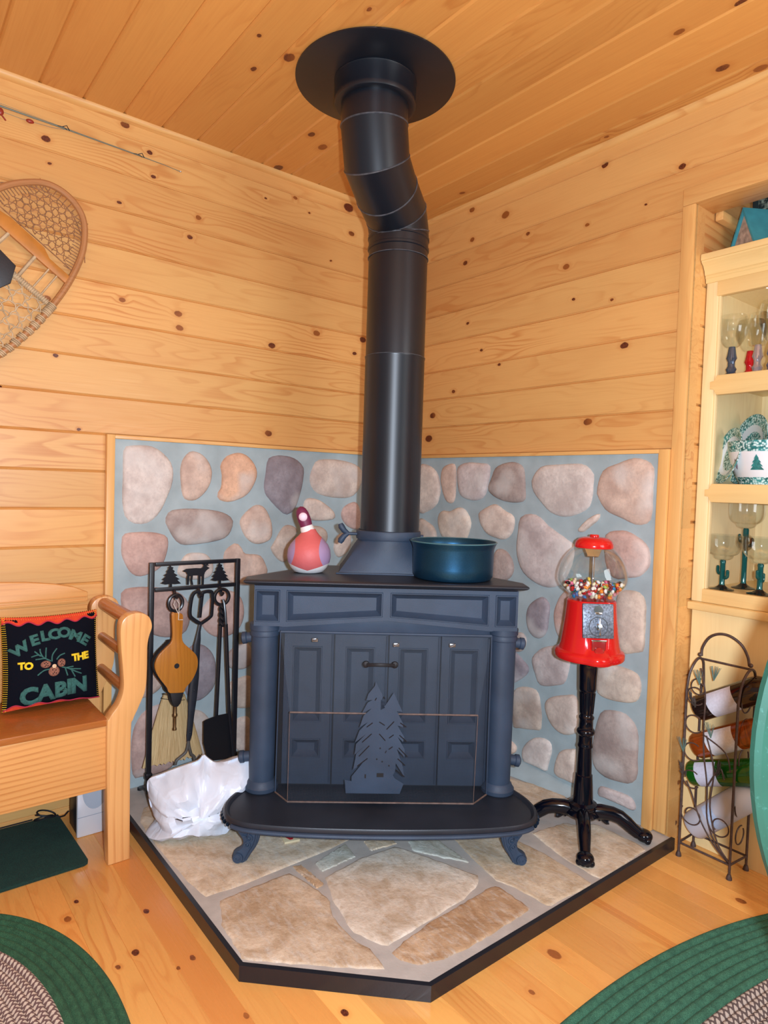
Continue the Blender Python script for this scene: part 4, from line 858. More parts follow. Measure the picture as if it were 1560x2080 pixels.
lathe(b, [(0, .062), (.050, .062), (.056, .070), (.050, .080), (.044, .084), (.047, .094), (.046, .102), (.0335, .108), (.0325, .120), (.0305, .16), (.0275, .198), (.0245, .200), (.0235, .24), (.0215, .290), (.0245, .292), (.0250, .297), (.0235, .300), (.0225, .306), (.0225, .330), (.0255, .334), (.0295, .340), (.0300, .345), (.0275, .351), (.0235, .354), (.0225, .360), (.0225, .384), (.0250, .388), (.0250, .393), (.0215, .397), (.0200, .403), (.0225, .440), (.0245, .478), (.0270, .481), (.0278, .488), (.0290, .53), (.0300, .560), (.0285, .572), (.0320, .582), (.036, .590), (0, .590)], 36)
for k in range(12):
    a = 2 * pi * k / 12; tube(b, [(.0195 * cos(a), .0195 * sin(a), .405), (.0238 * cos(a), .0238 * sin(a), .474)], .0030, 6)
obj('stand_pole', b, 'black_gloss', gm)
for k in range(4):
    a = rad(-103.7 + 90 * k); ca, sa = cos(a), sin(a)
    def P3(r, z, s=0): return (r * ca - s * sa, r * sa + s * ca, z)
    b = BM()
    pr = [(.03, .074, .026), (.06, .079, .0255), (.095, .077, .0245), (.118, .070, .024), (.140, .054, .023), (.160, .037, .021), (.176, .026, .020), (.188, .020, .017)]
    tube(b, [P3(r, z) for r, z, w_ in pr], [w_ for r, z, w_ in pr], 12, flat=.85)
    tube(b, [P3(.05 + .035 * i / 5, .054 + .006 * sin(i * 1.1), 0) for i in range(6)], .010, 8)
    lg_ = obj('leg', b, 'black_gloss', gm)
    b = BM(); blob(b, P3(.196, .0195), (.027, .027, .0205), 20, 12)
    for s in (-.018, -.006, .006, .018): blob(b, P3(.211 - abs(s) * .35, .0105, s), (.0105, .0105, .0105), 12, 8)
    obj('paw_foot', b, 'black_gloss', lg_)
# body: flared round casting with a flat front
b = BM(); n = 64; rows = []
for r, z, fl_ in ((.060, .590, 0), (.108, .592, 0), (.1115, .597, 0), (.1115, .610, 0), (.108, .617, 0), (.099, .622, 0), (.0935, .640, 1), (.088, .68, 1), (.083, .72, 1), (.0795, .76, 1), (.0785, .780, 1), (.074, .785, 1)):
    row = []
    for k in range(n):
        a = 2 * pi * k / n; x, y = r * cos(a), r * sin(a)
        lim = -(.062 + (.79 - z) * .16) if z > .62 else -.2
        if fl_ and y < lim: y = lim
        if not fl_ and z > .58 and abs(x) < .036 and y < 0: y -= .016 * math.sqrt(max(0, 1 - (x / .036) ** 2))
        row.append(b.verts.new((x, y, z)))
    rows.append(row)
for a, c in zip(rows, rows[1:]):
    for k in range(n): b.faces.new((a[k], a[(k + 1) % n], c[(k + 1) % n], c[k]))
b.faces.new(rows[0]); b.faces.new(rows[-1])
for s in (-1, 1): tube(b, [(s * .028, -.086, .622), (s * .027, -.081, .668)], .0045, 8)
obj('base_casting', b, 'red', gm, smooth=35)
tilt = Matrix.Translation((0, -.0705, .727)) @ Matrix.Rotation(-math.atan(.16), 4, 'X')
b = BM(); box(b, -.0495, .0495, -.006, .006, -.055, .055, bev=.003, mat=tilt)
cp_ = obj('coin_plate', b, plain('cast_zinc', (.16, .19, .24), .42, .6, var=.5, vscale=160, bump=.9, bscale=170), gm)
b = BM()
for r_, zz in ((.030, -.018),): tube(b, [tilt @ Vector((r_ * cos(a), -.0068, zz + r_ * sin(a))) for a in [2 * pi * i / 40 for i in range(40)]], .0012, 6, closed=True)
lathe(b, [(0, -.004), (.012, -.004), (.010, .008), (0, .010)], 20, mat=tilt @ Matrix.Translation((0, -.006, -.018)) @ Matrix.Rotation(pi / 2, 4, 'X'))
box(b, -.0022, .0022, -.022, -.006, -.044, .008, bev=.001, mat=tilt)
obj('turn_handle', b, 'chrome', cp_)
b = BM()
lathe(b, [(0, -.002), (.0125, -.002), (.0145, .003), (0, .003)], 24, mat=tilt @ Matrix.Translation((0, -.006, .034)) @ Matrix.Rotation(pi / 2, 4, 'X'))
box(b, -.0115, .0115, -.0105, -.006, .022, .027, bev=.001, mat=tilt)
obj('coin_slot', b, 'chrome', cp_)
b = BM(); box(b, -.0215, .0215, -.092, -.086, .624, .668, bev=.002); ch_ = obj('chute', b, plain('chute_dark_red', (.28, .02, .02), .2), gm)
b = BM(); lathe(b, [(0, 0), (.0155, 0), (.0155, .006), (.012, .010), (0, .012)], 24, (0, -.092, .632), mat=Matrix.Rotation(pi / 2, 4, 'X')); obj('chute_flap', b, plain('flap_red', (.40, .02, .018), .15), ch_)
b = BM(); box(b, -.024, .024, -.094, -.0885, .665, .670, bev=.001); obj('chute_hinge', b, 'chrome', ch_)
GP = [(.068, .786), (.0735, .790), (.0735, .798), (.080, .806), (.096, .820), (.1075, .838), (.1115, .856), (.1085, .880), (.0985, .910), (.082, .936), (.066, .952), (.057, .958)]
gs = catmull([Vector((*p, 0)) for p in GP], 4, False)
b = BM(); lathe(b, [(p.x, p.y) for p in gs] + [(p.x - .0025, p.y) for p in gs[::-1]], 64, closed=True); obj('glass_globe', b, 'glass', gm, smooth=60)
b = BM(); lathe(b, [(0, .955), (.0575, .955), (.0605, .956), (.0615, .960), (.0605, .968), (.056, .978), (.047, .986), (.034, .990), (.0150, .9915), (.0150, .996), (.0130, .999), (0, .9995)], 48); obj('lid', b, 'red', gm)
b = BM(); lathe(b, [(0, .80), (.0048, .80), (.0048, .93), (.0085, .932), (.0085, .944), (.0055, .946), (.0055, .955), (0, .955)], 16); obj('lock_rod', b, 'chrome', gm)
b = BM(); lathe(b, [(.038, .955), (.024, .928), (.020, .926), (.020, .928), (.022, .930), (.036, .955)], 4, closed=True, mat=Matrix.Rotation(.4, 4, 'Z')); obj('bracket', b, 'chrome', gm, smooth=0)

# jelly beans, each its own
JB = [('red', (.55, .02, .02)), ('white', (.85, .83, .78)), ('yellow', (.85, .58, .06)), ('orange', (.85, .25, .03)), ('dark green', (.03, .16, .05)), ('pink', (.80, .18, .30)), ('black', (.015, .012, .012)), ('blue', (.02, .22, .50)), ('cream', (.80, .72, .50)), ('maroon', (.18, .01, .03)), ('light green', (.38, .55, .12))]
jm = {}
tb = bmesh.new(); bmesh.ops.create_uvsphere(tb, u_segments=12, v_segments=8, radius=1)
for v in tb.verts: v.co = Vector((v.co.x * .0082, v.co.y * .0052 + .0016 * (v.co.x ** 2), v.co.z * .0052))
for nme, c in JB:
    me = bpy.data.meshes.new('jelly_bean'); tb.to_mesh(me); me.materials.append(plain('jelly_' + nme.replace(' ', '_'), c, .22))
    for p in me.polygons: p.use_smooth = True
    jm[nme] = me
tb.free()
random.seed(11); G4 = Matrix.Translation(GO) @ Matrix.Rotation(GR, 4, 'Z')
def globe_r(z):
    for a, c in zip(gs, gs[1:]):
        if a.y <= z <= c.y: return a.x + (c.x - a.x) * (z - a.y) / max(1e-6, c.y - a.y)
    return .07
spots = []; tries = 0
while len(spots) < 190 and tries < 60000:
    tries += 1
    z = random.uniform(.796, .842); R_ = globe_r(z) - .0105; a = random.uniform(0, 2 * pi)
    r = R_ * (1 - random.random() ** 2 * .55) if z < .832 else R_ * math.sqrt(random.random())
    p = Vector((r * cos(a), r * sin(a), z))
    if r < .012 or any((p - q).length < .0106 for q in spots): continue
    spots.append(p)
wts = [6, 6, 3, 3, 2, 3, 2, 1, 4, 2, 2]
for p in spots:
    nme = random.choices([k for k, _ in JB], wts)[0]
    if p.z < .806 and p.x < -.02: nme = random.choice(['blue', 'white', 'blue', 'dark green'])
    o = bpy.data.objects.new('jelly_bean', jm[nme]); COL.objects.link(o); o.matrix_world = G4 @ Matrix.Translation(p) @ Euler((random.uniform(0, 6), random.uniform(0, 6), random.uniform(0, 6))).to_matrix().to_4x4()
    tag(o, 'tiny %s jelly bean in the heap inside the glass globe' % nme, 'jelly bean', '%s jelly beans in the glass globe' % nme)

# ------------------------------------------------------------------ storage bench along the left wall
BX, BY = .22, -2.0
bn = thing('storage_bench', 'varnished pine bench with box seat and curved arm post beside the hearth', 'bench', (BX, BY, 0))
M['bench_y'] = wood('bench_wood_long', srgb(224, 164, 98), srgb(178, 106, 48), 'Y', 'Z', ring=.55, freq=60, rough=.30, warp=3.)
M['bench_z'] = wood('bench_wood_post', srgb(228, 172, 108), srgb(186, 116, 58), 'Z', 'Y', ring=.6, freq=48, rough=.30, warp=2.5)
M['bench_seat'] = wood('bench_wood_seat', srgb(176, 106, 50), srgb(140, 74, 28), 'Y', 'X', ring=.35, freq=40, rough=.24)
M['dowel'] = wood('bench_dowel', srgb(190, 122, 70), srgb(150, 88, 44), 'X', 'Z', ring=.4, freq=60, rough=.28)
POST = [(-1.533, .0135), (-1.538, 0.20), (-1.541, 0.43), (-1.535, 0.467), (-1.508, 0.505), (-1.495, 0.551), (-1.498, 0.613), (-1.504, 0.676), (-1.506, 0.735), (-1.498, 0.761), (-1.478, 0.776), (-1.448, 0.778), (-1.421, 0.763), (-1.411, 0.732), (-1.420, 0.700), (-1.4245, 0.666), (-1.4245, 0.602), (-1.428, 0.538), (-1.446, 0.490), (-1.464, 0.450), (-1.470, 0.415), (-1.470, 0.20), (-1.468, .0135)]
def smooth_outline(pts, lo):
    a = [p for p in pts if p[1] > lo]; q_ = catmull([Vector((*p, 0)) for p in a], 5, False)
    return [(p.x, p.y) for p in q_] + [pts[-1], pts[0]]
PO = smooth_outline(POST, .1)
for side in (0, 1):
    f = (lambda y: y - BY) if side == 0 else (lambda y: -(y - BY) - .9)
    for x0, x1 in ((.366, .410), (.030, .074)):
        b = BM(); prism(b, PO, lambda u, v, d: (d - BX, f(u), v), x0, x1, bev=.004); obj('arm_post', b, 'bench_z', bn)
    for y, z, r in ((-1.462, .752, .0215), (-1.468, .640, .0150), (-1.470, .530, .0150)):
        b = BM(); tube(b, [(.070 - BX, f(y), z), (.370 - BX, f(y), z)], r, 20); obj('arm_rail', b, 'dowel', bn)
y0, y1 = -2.965 + .0, -1.5345
b = BM(); box(b, .352 - BX, .394 - BX, y0 - BY, y1 - BY, .246, .440, bev=.003); obj('front_panel', b, 'bench_y', bn)
b = BM(); box(b, .034 - BX, .055 - BX, y0 - BY, y1 - BY, .246, .440, bev=.003); box(b, .055 - BX, .352 - BX, y0 - BY, y1 - BY, .262, .275); obj('seat_box', b, 'bench_y', bn)
b = BM(); box(b, .074 - BX, .400 - BX, y0 - BY, y1 - BY, .4405, .462, bev=.004); obj('seat_lid', b, 'bench_seat', bn)
b = BM()
tp_ = [(y0, .84), (-2.6, .85), (-2.25, .855), (-1.80, .849), (-1.70, .843), (-1.62, .832), (-1.56, .818), (-1.515, .797)]
prism(b, [(y0, .462)] + tp_ + [(-1.515, .462)], lambda u, v, d: (d - BX, u - BY, v), .050, .072, bev=.004); obj('backrest', b, 'bench_y', bn)
b = BM(); box(b, .071 - BX, .077 - BX, y0 - BY, -1.52 - BY, .762, .775, bev=.002); box(b, .071 - BX, .075 - BX, y0 - BY, -1.52 - BY, .780, .784, bev=.001); obj('back_moulding', b, 'bench_y', bn)

# ------------------------------------------------------------------ pillow with felt lettering
pl = thing('throw_pillow', 'black throw pillow with teal welcome to the cabin lettering on the bench', 'pillow', (.193, -1.646, .466), rot=(-.17, 0, pi / 2))
PW, PH, PT = .139, .143, .048
def pz(u, v):   # half thickness at normalised u, v
    return PT * (max(0, 1 - abs(u) ** 2.4) * max(0, 1 - abs(v) ** 2.4)) ** .55 + .004
def pe(u, v):   # outline pulled in along the sides
    return PW * u * (1 - .035 * (1 - v * v)), PH + PH * v * (1 - .05 * (1 - u * u)) + .002
def pfront(x, z, lift=.0):
    u = max(-1, min(1, x / PW)); v = max(-1, min(1, (z - PH) / PH)); return Vector((x, -pz(u, v) - lift, z))
b = BM(); N = 36
for s in (-1, 1):
    g = [[None] * (N + 1) for _ in range(N + 1)]
    for j in range(N + 1):
        for i in range(N + 1):
            u, v = -1 + 2 * i / N, -1 + 2 * j / N; x, z = pe(u, v); e = abs(u) == 1 or abs(v) == 1
            g[j][i] = b.verts.new((x, 0 if e else s * pz(u, v), z))
    for j in range(N):
        for i in range(N): b.faces.new((g[j][i], g[j][i + 1], g[j + 1][i + 1], g[j + 1][i]))
bmesh.ops.remove_doubles(b, verts=b.verts, dist=.0001)
M['felt_black'] = plain('black_felt', (.004, .005, .010), .95, bump=.4, bscale=600, Specular_IOR_Level=.1)
M['felt_teal'] = plain('teal_felt', srgb(50, 100, 94), .9, var=.25, vscale=200, bump=.8, bscale=500)
M['felt_yellow'] = plain('yellow_felt', srgb(246, 206, 40), .85, var=.2, vscale=200, bump=.6, bscale=500)
M['felt_red'] = plain('red_felt', srgb(216, 66, 34), .9, var=.1, vscale=100)
M['felt_pink'] = plain('crimson_braid', srgb(176, 34, 66), .8)
M['felt_brown'] = plain('brown_felt', srgb(140, 92, 74), .9, var=.25, vscale=200)
cush = obj('cushion', b, 'felt_black', pl, smooth=60)
def px2(x, y): return ((x - 700) / 690 * PW, PH + (768 - y) / 640 * PH)
def letter(ch, x, y, size, ang, mat, name='letter', wid=1.):
    cu = bpy.data.curves.new('t', 'FONT'); cu.body = ch; cu.size = 1.; cu.align_x = 'CENTER'; cu.align_y = 'CENTER'; cu.offset = .055; cu.extrude = .0; cu.resolution_u = 3
    o = bpy.data.objects.new('t', cu); COL.objects.link(o)
    me = bpy.data.meshes.new_from_object(o.evaluated_get(bpy.context.evaluated_depsgraph_get()))
    bpy.data.objects.remove(o); bpy.data.curves.remove(cu)
    bm = BM(); bm.from_mesh(me); bpy.data.meshes.remove(me)
    bmesh.ops.triangulate(bm, faces=bm.faces); bmesh.ops.subdivide_edges(bm, edges=bm.edges, cuts=1)
    c = px2(x, y); k = size / 640 * PH / .72; ca, sa = cos(ang), sin(ang)
    r = bmesh.ops.extrude_face_region(bm, geom=bm.faces[:]); top = {v for v in r['geom'] if isinstance(v, bmesh.types.BMVert)}
    for v in bm.verts:
        a, d = v.co.x * k * wid, v.co.y * k
        v.co = pfront(c[0] + a * ca - d * sa, c[1] + a * sa + d * ca, .0032 if v in top else .0)
    return obj(name, bm, mat, cush, smooth=0)
for ch, x, y, a in (('W', 235, 572, .55), ('E', 428, 470, .22), ('L', 570, 425, .10), ('C', 700, 414, .0), ('O', 846, 405, -.05), ('M', 1010, 470, -.42), ('E', 1150, 540, -.62)):
    letter(ch, x, y, 135, a, 'felt_teal', wid=1.15)
for ch, x, y in (('T', 245, 800), ('O', 340, 808)): letter(ch, x, y, 92, .0, 'felt_yellow')
for ch, x, y in (('T', 990, 768), ('H', 1075, 765), ('E', 1160, 756)): letter(ch, x, y, 98, .05, 'felt_yellow')
for ch, x, y, s_ in (('C', 345, 1228, 225), ('A', 570, 1205, 215), ('B', 780, 1190, 205), ('I', 905, 1172, 205), ('N', 1050, 1168, 205)):
    letter(ch, x, y, s_, .05, 'felt_teal')
def felt_line(pts, r, mat, name):
    b = BM(); tube(b, [pfront(*px2(*p), .0015) for p in pts], r, 6); return obj(name, b, mat, cush)
b = BM()
for l in ([(640, 770), (560, 725), (480, 670), (375, 688)], [(560, 725), (430, 728)], [(500, 690), (420, 615)], [(570, 725), (575, 640), (582, 580)], [(530, 700), (500, 640), (495, 590)], [(655, 780), (665, 690), (730, 608)], [(720, 760), (770, 710), (840, 688)], [(620, 880), (540, 890), (455, 945)], [(790, 870), (880, 900), (985, 955), (1080, 1000)], [(850, 890), (960, 885)], [(840, 890), (875, 1000)], [(900, 910), (1070, 935)], [(930, 930), (985, 1030)]):
    q_ = catmull([Vector((*p, 0)) for p in l], 4, False) if len(l) > 2 else [Vector((*p, 0)) for p in l]
    tube(b, [pfront(*px2(p.x, p.y), .0012) for p in q_], .0021, 6)
obj('pine_sprig', b, 'felt_teal', cush)
for x, y, rx_, ry_ in ((570, 808, 72, 50), (790, 812, 58, 58), (682, 915, 78, 70)):
    b = BM(); c_ = px2(x, y)
    n_ = 18; ring = [pfront(c_[0] + rx_ / 690 * PW * cos(2 * pi * i / n_), c_[1] + ry_ / 640 * PH * sin(2 * pi * i / n_), .001) for i in range(n_)]
    r2 = [pfront(c_[0] + .8 * rx_ / 690 * PW * cos(2 * pi * i / n_), c_[1] + .8 * ry_ / 640 * PH * sin(2 * pi * i / n_), .0042) for i in range(n_)]
    va = [b.verts.new(p) for p in ring]; vb = [b.verts.new(p) for p in r2]
    for i in range(n_): b.faces.new((va[i], va[(i + 1) % n_], vb[(i + 1) % n_], vb[i]))
    b.faces.new(vb)
    for (dx, dy) in ((-.3, -.3), (.3, -.2), (0, .2), (-.2, .5), (.35, .4), (0, -.55)):
        q_ = pfront(c_[0] + dx * rx_ / 690 * PW, c_[1] - dy * ry_ / 640 * PH, .0045); blob(b, q_, (.0016, .0010, .0016), 8, 6, mi=1)
    obj('pine_cone', b, ['felt_brown', 'felt_black'], cush)
b = BM(); lathe(b, [(0, 0), (.0062, 0), (.0062, .0015), (.004, .002), (0, .002)], 16, pfront(*px2(683, 845), .0045), mat=Matrix.Rotation(pi / 2, 4, 'X')); obj('button', b, plain('wood_button', srgb(214, 180, 140), .5), cush)
# red band with wavy crimson braid, and blanket stitching
for top in (1, 0):
    b = BM(); wv = []; ed = []
    for i in range(61):
        u = -1 + 2 * i / 60; x, z = pe(u, 1 if top else -1)
        d = (.021 + .0055 * sin(u * 16)) if top else (.008 + .004 * sin(u * 14))
        if not top: d *= max(.12, .55 - .5 * u) * 1.3
        ed.append(pfront(x * .995, z - (.001 if top else -.001), .0008)); wv.append(pfront(x * .99, z + (-d if top else d), .0012))
    va = [b.verts.new(p) for p in ed]; vb = [b.verts.new(p) for p in wv]
    for i in range(60): b.faces.new((va[i], va[i + 1], vb[i + 1], vb[i]))
    obj('red_band', b, 'felt_red', cush, smooth=0)
    b = BM(); tube(b, [p + Vector((0, -.0008, 0)) for p in wv], .0019, 6); obj('wavy_braid', b, 'felt_pink', cush)
for nm, edge, mt_ in (('top', 2, plain('orange_thread', srgb(240, 150, 60), .8)), ('right', 1, plain('yellow_thread', srgb(220, 180, 60), .8)), ('left', 0, None)):
    b = BM(); mt_ = mt_ or 'felt_yellow'
    for i in range(44):
        s = -1 + 2 * (i + .5) / 44
        if edge == 2: x, z = pe(s, 1); tube(b, [(x, -.004, z + .0015), pfront(x, z - .0085, .0015)], .0009, 5)
        else:
            x, z = pe(1 if edge else -1, s); sg = 1 if edge else -1; tube(b, [(x + sg * .0015, -.003, z), pfront(x - sg * .0085, z, .0012)], .0009, 5)
    obj('blanket_stitch', b, mt_, cush)

# ------------------------------------------------------------------ things under the bench
sp = thing('computer_speaker', 'small silver computer speaker standing on the floor under the bench', 'speaker', (.143, -1.519, FLZ), 0)
b = BM(); box(b, -.055, .040, -.050, .050, .003, .236, bev=.006); obj('case', b, plain('speaker_dark', (.012, .014, .022), .4), sp)
b = BM(); box(b, .0385, .054, -.052, .052, .0, .238, bev=.005); fp_ = obj('front_panel', b, plain('speaker_silver', (.66, .70, .76), .3, .2), sp)
b = BM(); lathe(b, [(0, .002), (.030, .001), (.040, 0), (.042, -.003), (0, -.003)], 32, (.0545, .004, .150), mat=Matrix.Rotation(pi / 2, 4, 'Y') @ Matrix.Scale(1.6, 4, (1, 0, 0))); obj('grille', b, plain('speaker_cloth', (.36, .42, .50), .6, bump=.4, bscale=900), fp_)
b = BM(); box(b, .0535, .0548, -.050, .050, .066, .0675); obj('seam', b, plain('speaker_seam', (.25, .28, .33), .5), fp_)
b = BM(); fz = FLZ
for k in range(3): tube(b, [(.050 + .016 * cos(a), -1.640 + .028 * sin(a) + k * .004, .016 + FLZ + .006 * k + .012 * (1 + cos(a * 1 + k))) for a in [2 * pi * i / 24 for i in range(25)]], .0026, 6)
tube(b, [(.05, -1.61, .04), (.055, -1.59, .032), (.07, -1.580, .04), (.088, -1.572, .06)], .0028, 6); tube(b, [(.03, -1.67, .035), (.02, -1.74, .03), (.02, -1.9, .03)], .0026, 6)
tag(obj('speaker_cable', b, 'black_matte'), 'dark coiled cable on the floor behind the silver speaker', 'cable')
def carpet_mat(name, c1_, c2_, sc=420):
    t = NT(name); c = t.coord(); n = t.noise(c, sc, 3, .7); n2 = t.noise(c, 26., 2)
    k = t.mix(t.rng(n, .32, .68), c1_, c2_); k = t.mix(t.math('MULTIPLY', t.rng(n2, .4, .7), .3), k, c1_)
    t.bsdf(k, .95, 0, t.bump(n, 1., .006)); return t.m
b = BM()
prism(b, [(.014, -2.5), (.378, -2.5), (.378, -2.0), (.374, -1.592), (.367, -1.580), (.354, -1.576), (.12, -1.584), (.014, -1.588)], lambda u, v, d: (u, v, d), FLZ + .001, FLZ + .012, bev=.003)
tag(obj('floor_mat', b, carpet_mat('dark_green_pile', srgb(10, 42, 40), srgb(34, 84, 72))), 'dark green rectangular carpet mat lying under the bench', 'mat')

# ------------------------------------------------------------------ braided oval rugs
def rug_mat(name, in1, in2, g1, g2, cx, cy, ax, ay, fin):
    t = NT(name); c = t.xyz(t.coord())
    uvn = t.n('ShaderNodeUVMap'); uv = t.xyz(uvn.outputs[0])          # u along the braid (m), v from edge inwards (m)
    n = t.noise(t.coord(), 500., 2, .7); n2 = t.noise(t.coord(), 60., 3)
    g = t.mix(t.rng(n, .3, .7), g1, g2); g = t.mix(t.math('MULTIPLY', t.rng(n2, .4, .7), .45), g, tuple(x * .55 for x in g1))
    sx = t.math('FRACT', t.math('ADD', t.math('DIVIDE', uv[0], .017), t.math('MULTIPLY', t.math('FLOOR', t.math('DIVIDE', uv[1], .0125)), .5)))
    sy = t.math('FRACT', t.math('DIVIDE', uv[1], .0125))
    st = t.math('LESS_THAN', t.math('ADD', t.math('ABSOLUTE', t.math('SUBTRACT', sx, .5)), t.math('MULTIPLY', t.math('ABSOLUTE', t.math('SUBTRACT', sy, .5)), .55)), .36)
    k2 = t.mix(st, in2, in1)
    k = t.mix(t.math('GREATER_THAN', uv[1], fin), g, k2)
    t.bsdf(k, .95, 0, t.bump(t.math('ADD', n, t.math('MULTIPLY', st, .6)), .8, .005)); return t.m
def rug(name, cx, cy, ax, ay, band, nb_, mat, label):
    b = BM(); uvl = b.loops.layers.uv.new('UVMap'); n = 220
    per = pi * (ax + ay)
    L_ = []
    wid = band / nb_; k = 0; d = 0.
    prof = [(0., .0015)]
    tot = min(ax, ay) * .96; bands = int(tot / wid)
    for i in range(bands):
        for f, h in ((.12, .45), (.3, .85), (.5, 1.), (.7, .85), (.88, .45), (1., .12)): prof.append(((i + f) * wid, .004 + .009 * h))
    rows = []
    for d, h in prof:
        rows.append(([b.verts.new(((ax - d) * cos(2 * pi * i / n), (ay - d) * sin(2 * pi * i / n), h)) for i in range(n)], d))
    for (a, d0), (c, d1) in zip(rows, rows[1:]):
        for i in range(n):
            f = b.faces.new((a[i], a[(i + 1) % n], c[(i + 1) % n], c[i]))
            for l, (uu, vv) in zip(f.loops, ((i, d0), (i + 1, d0), (i + 1, d1), (i, d1))): l[uvl].uv = (per * uu / n, vv)
    b.faces.new(rows[-1][0])
    return tag(obj(name, b, mat, smooth=60, loc=(cx, cy, FLZ)), label, 'rug')
G1, G2 = srgb(28, 70, 46), srgb(66, 120, 84)
rug('braided_rug', .966, -2.002, .56, .345, .118, 6, rug_mat('rug_left', srgb(226, 208, 190), srgb(120, 92, 88), G1, G2, 0, 0, 0, 0, .118), 'oval braided rug, dark green rim, on the floor before the bench')
rug('braided_rug', 2.044, -.815, .452, 1.05, .185, 8, rug_mat('rug_right', srgb(206, 190, 176), srgb(100, 84, 80), srgb(34, 84, 64), srgb(82, 142, 112), 0, 0, 0, 0, .185), 'oval braided rug, green rim, on the floor right of the hearth')

# ------------------------------------------------------------------ snowshoe on the left wall (a along its axis to the toe, c across)
sn = thing('snowshoe', 'old wooden snowshoe with rawhide webbing hung on the left wall', 'snowshoe', (0, -1.709, 1.932))
ea, eb = Vector((0, .585, .811)), Vector((0, .811, -.585))
def S(a, c, x=.030): return ea * a + eb * c + Vector((x, 0, 0))
half = [(.222, .0), (.217, .035), (.200, .070), (.165, .102), (.10, .138), (.0, .164), (-.10, .175), (-.20, .176), (-.30, .166), (-.42, .138), (-.54, .098), (-.66, .055), (-.76, .026), (-.86, .013), (-.95, .011)]
ol = [Vector((a, c, 0)) for a, c in half] 
full = [Vector((p.x, -p.y, 0)) for p in ol[::-1]] + ol[1:]
fq = catmull(full, 4, False)
M['ash'] = wood('snowshoe_frame', srgb(182, 128, 82), srgb(138, 86, 48), 'Y', 'Z', ring=.3, freq=60)
M['rawhide'] = plain('rawhide', srgb(150, 108, 74), .7, var=.3, vscale=60)
M['rawhide_pale'] = plain('pale_rawhide', srgb(196, 172, 136), .7, var=.25, vscale=40)
b = BM(); tube(b, [S(p.x, p.y) for p in fq], .0105, 10, flat=1.); obj('frame', b, 'ash', sn)
def wid_at(a):
    for (a0, c0_), (a1, c1_) in zip(half, half[1:]):
        if a1 <= a <= a0: return c0_ + (c1_ - c0_) * (a0 - a) / (a0 - a1)
    return 0
for a_ in (.0, -.34):
    w_ = wid_at(a_) - .006
    b = BM(); prism(b, [(a_ + .014, -w_), (a_ + .030 if a_ == 0 else a_ + .014, -w_ * .45), (a_ + .030 if a_ == 0 else a_ + .014, w_ * .30), (a_ + .014, w_ * .5), (a_ + .014, w_), (a_ - .014, w_), (a_ - .014, -w_)], lambda u, v, d: S(u, v, .030 + d), -.006, .006, bev=.002); obj('crossbar', b, plain('crossbar_wood', srgb(190, 124, 52), .4, var=.15, vscale=20), sn)
def hexnet(bm, inside, p, r, x=.031, rot=0.):
    """rawhide lattice: three families of cords clipped to the outline"""
    for k in range(3):
        t_ = rot + k * pi / 3; d = Vector((cos(t_), sin(t_))); nrm_ = Vector((-d.y, d.x))
        for i in range(-40, 41):
            o_ = nrm_ * (i * p + p * .5); run = []
            for j in range(-130, 131):
                q_ = o_ + d * (j * .006)
                if inside(q_.x, q_.y): run.append((q_ + nrm_ * (.0022 * sin(j * 1.3 + i)), j))
                else:
                    if len(run) > 2: tube(bm, [S(a.x, a.y, x + .0018 * cos(jj * .9 + k * 2)) for a, jj in run], r, 5)
                    run = []
            if len(run) > 2: tube(bm, [S(a.x, a.y, x + .0018 * cos(jj * .9 + k * 2)) for a, jj in run], r, 5)
b = BM(); hexnet(b, lambda a, c: .040 < a < .190 and abs(c) < (wid_at(a / .97) if a < .2 else 0) - .030, .0205, .0013, rot=.3); 
ins = []
for i in range(34):     # lacing from the frame to the net
    a = .036 + (.190 - .036) * (i % 17) / 16; s = 1 if i < 17 else -1; w_ = wid_at(a)
    tube(b, [S(a, s * (w_ - .008)), S(a - .006, s * (w_ - .034))], .0014, 5)
for c in [(-.09 + .018 * i) for i in range(11)]: tube(b, [S(.214 - 1.9 * c * c, c), S(.186 - 1.9 * c * c, c * .92)], .0014, 5)
tube(b, [S(max(.036, .190 - 4.0 * c * c), c) for c in [-.16 + .32 * i / 40 for i in range(41)]], .0016, 6)
tube(b, [S(.036, -.150), S(.036, .150)], .0018, 6)
obj('toe_webbing', b, 'rawhide', sn)
b = BM(); hexnet(b, lambda a, c: -.325 < a < -.11 and abs(c) < wid_at(a) - .008, .036, .0024, rot=.1)
tube(b, [S(-.105, -.16), S(-.105, .16)], .0085, 8)
for i in range(46): c = -.155 + .31 * i / 45; tube(b, [S(-.105 + .0095 * cos(t_), c, .031 + .0095 * sin(t_)) for t_ in [2 * pi * j / 10 for j in range(10)]], .0026, 5, closed=True)
for c in (-.05, .05): tube(b, [S(-.10, c), S(.03, c * .9)], .006, 6)
for c in (-.10, -.13, .10, .13): tube(b, [S(-.10, c), S(.012, c * .97)], .003, 6)
obj('foot_webbing', b, 'rawhide_pale', sn)
for s in (-1, 1):
  b = BM()
  for i in range(11):
        a = -.10 - i * .028
        for j in range(3 if i else 5):
            aa = a - j * .006; w_ = wid_at(aa); tube(b, [S(aa, s * (w_ + .0125 * cos(t_)), .030 + .0125 * sin(t_)) for t_ in [2 * pi * m_ / 12 for m_ in range(12)]], .0026, 5, closed=True)
  obj('lashing', b, 'rawhide_pale', sn)
b = BM(); hexnet(b, lambda a, c: -.70 < a < -.36 and abs(c) < wid_at(a) - .012, .022, .0014, rot=.2); obj('tail_webbing', b, 'rawhide', sn)
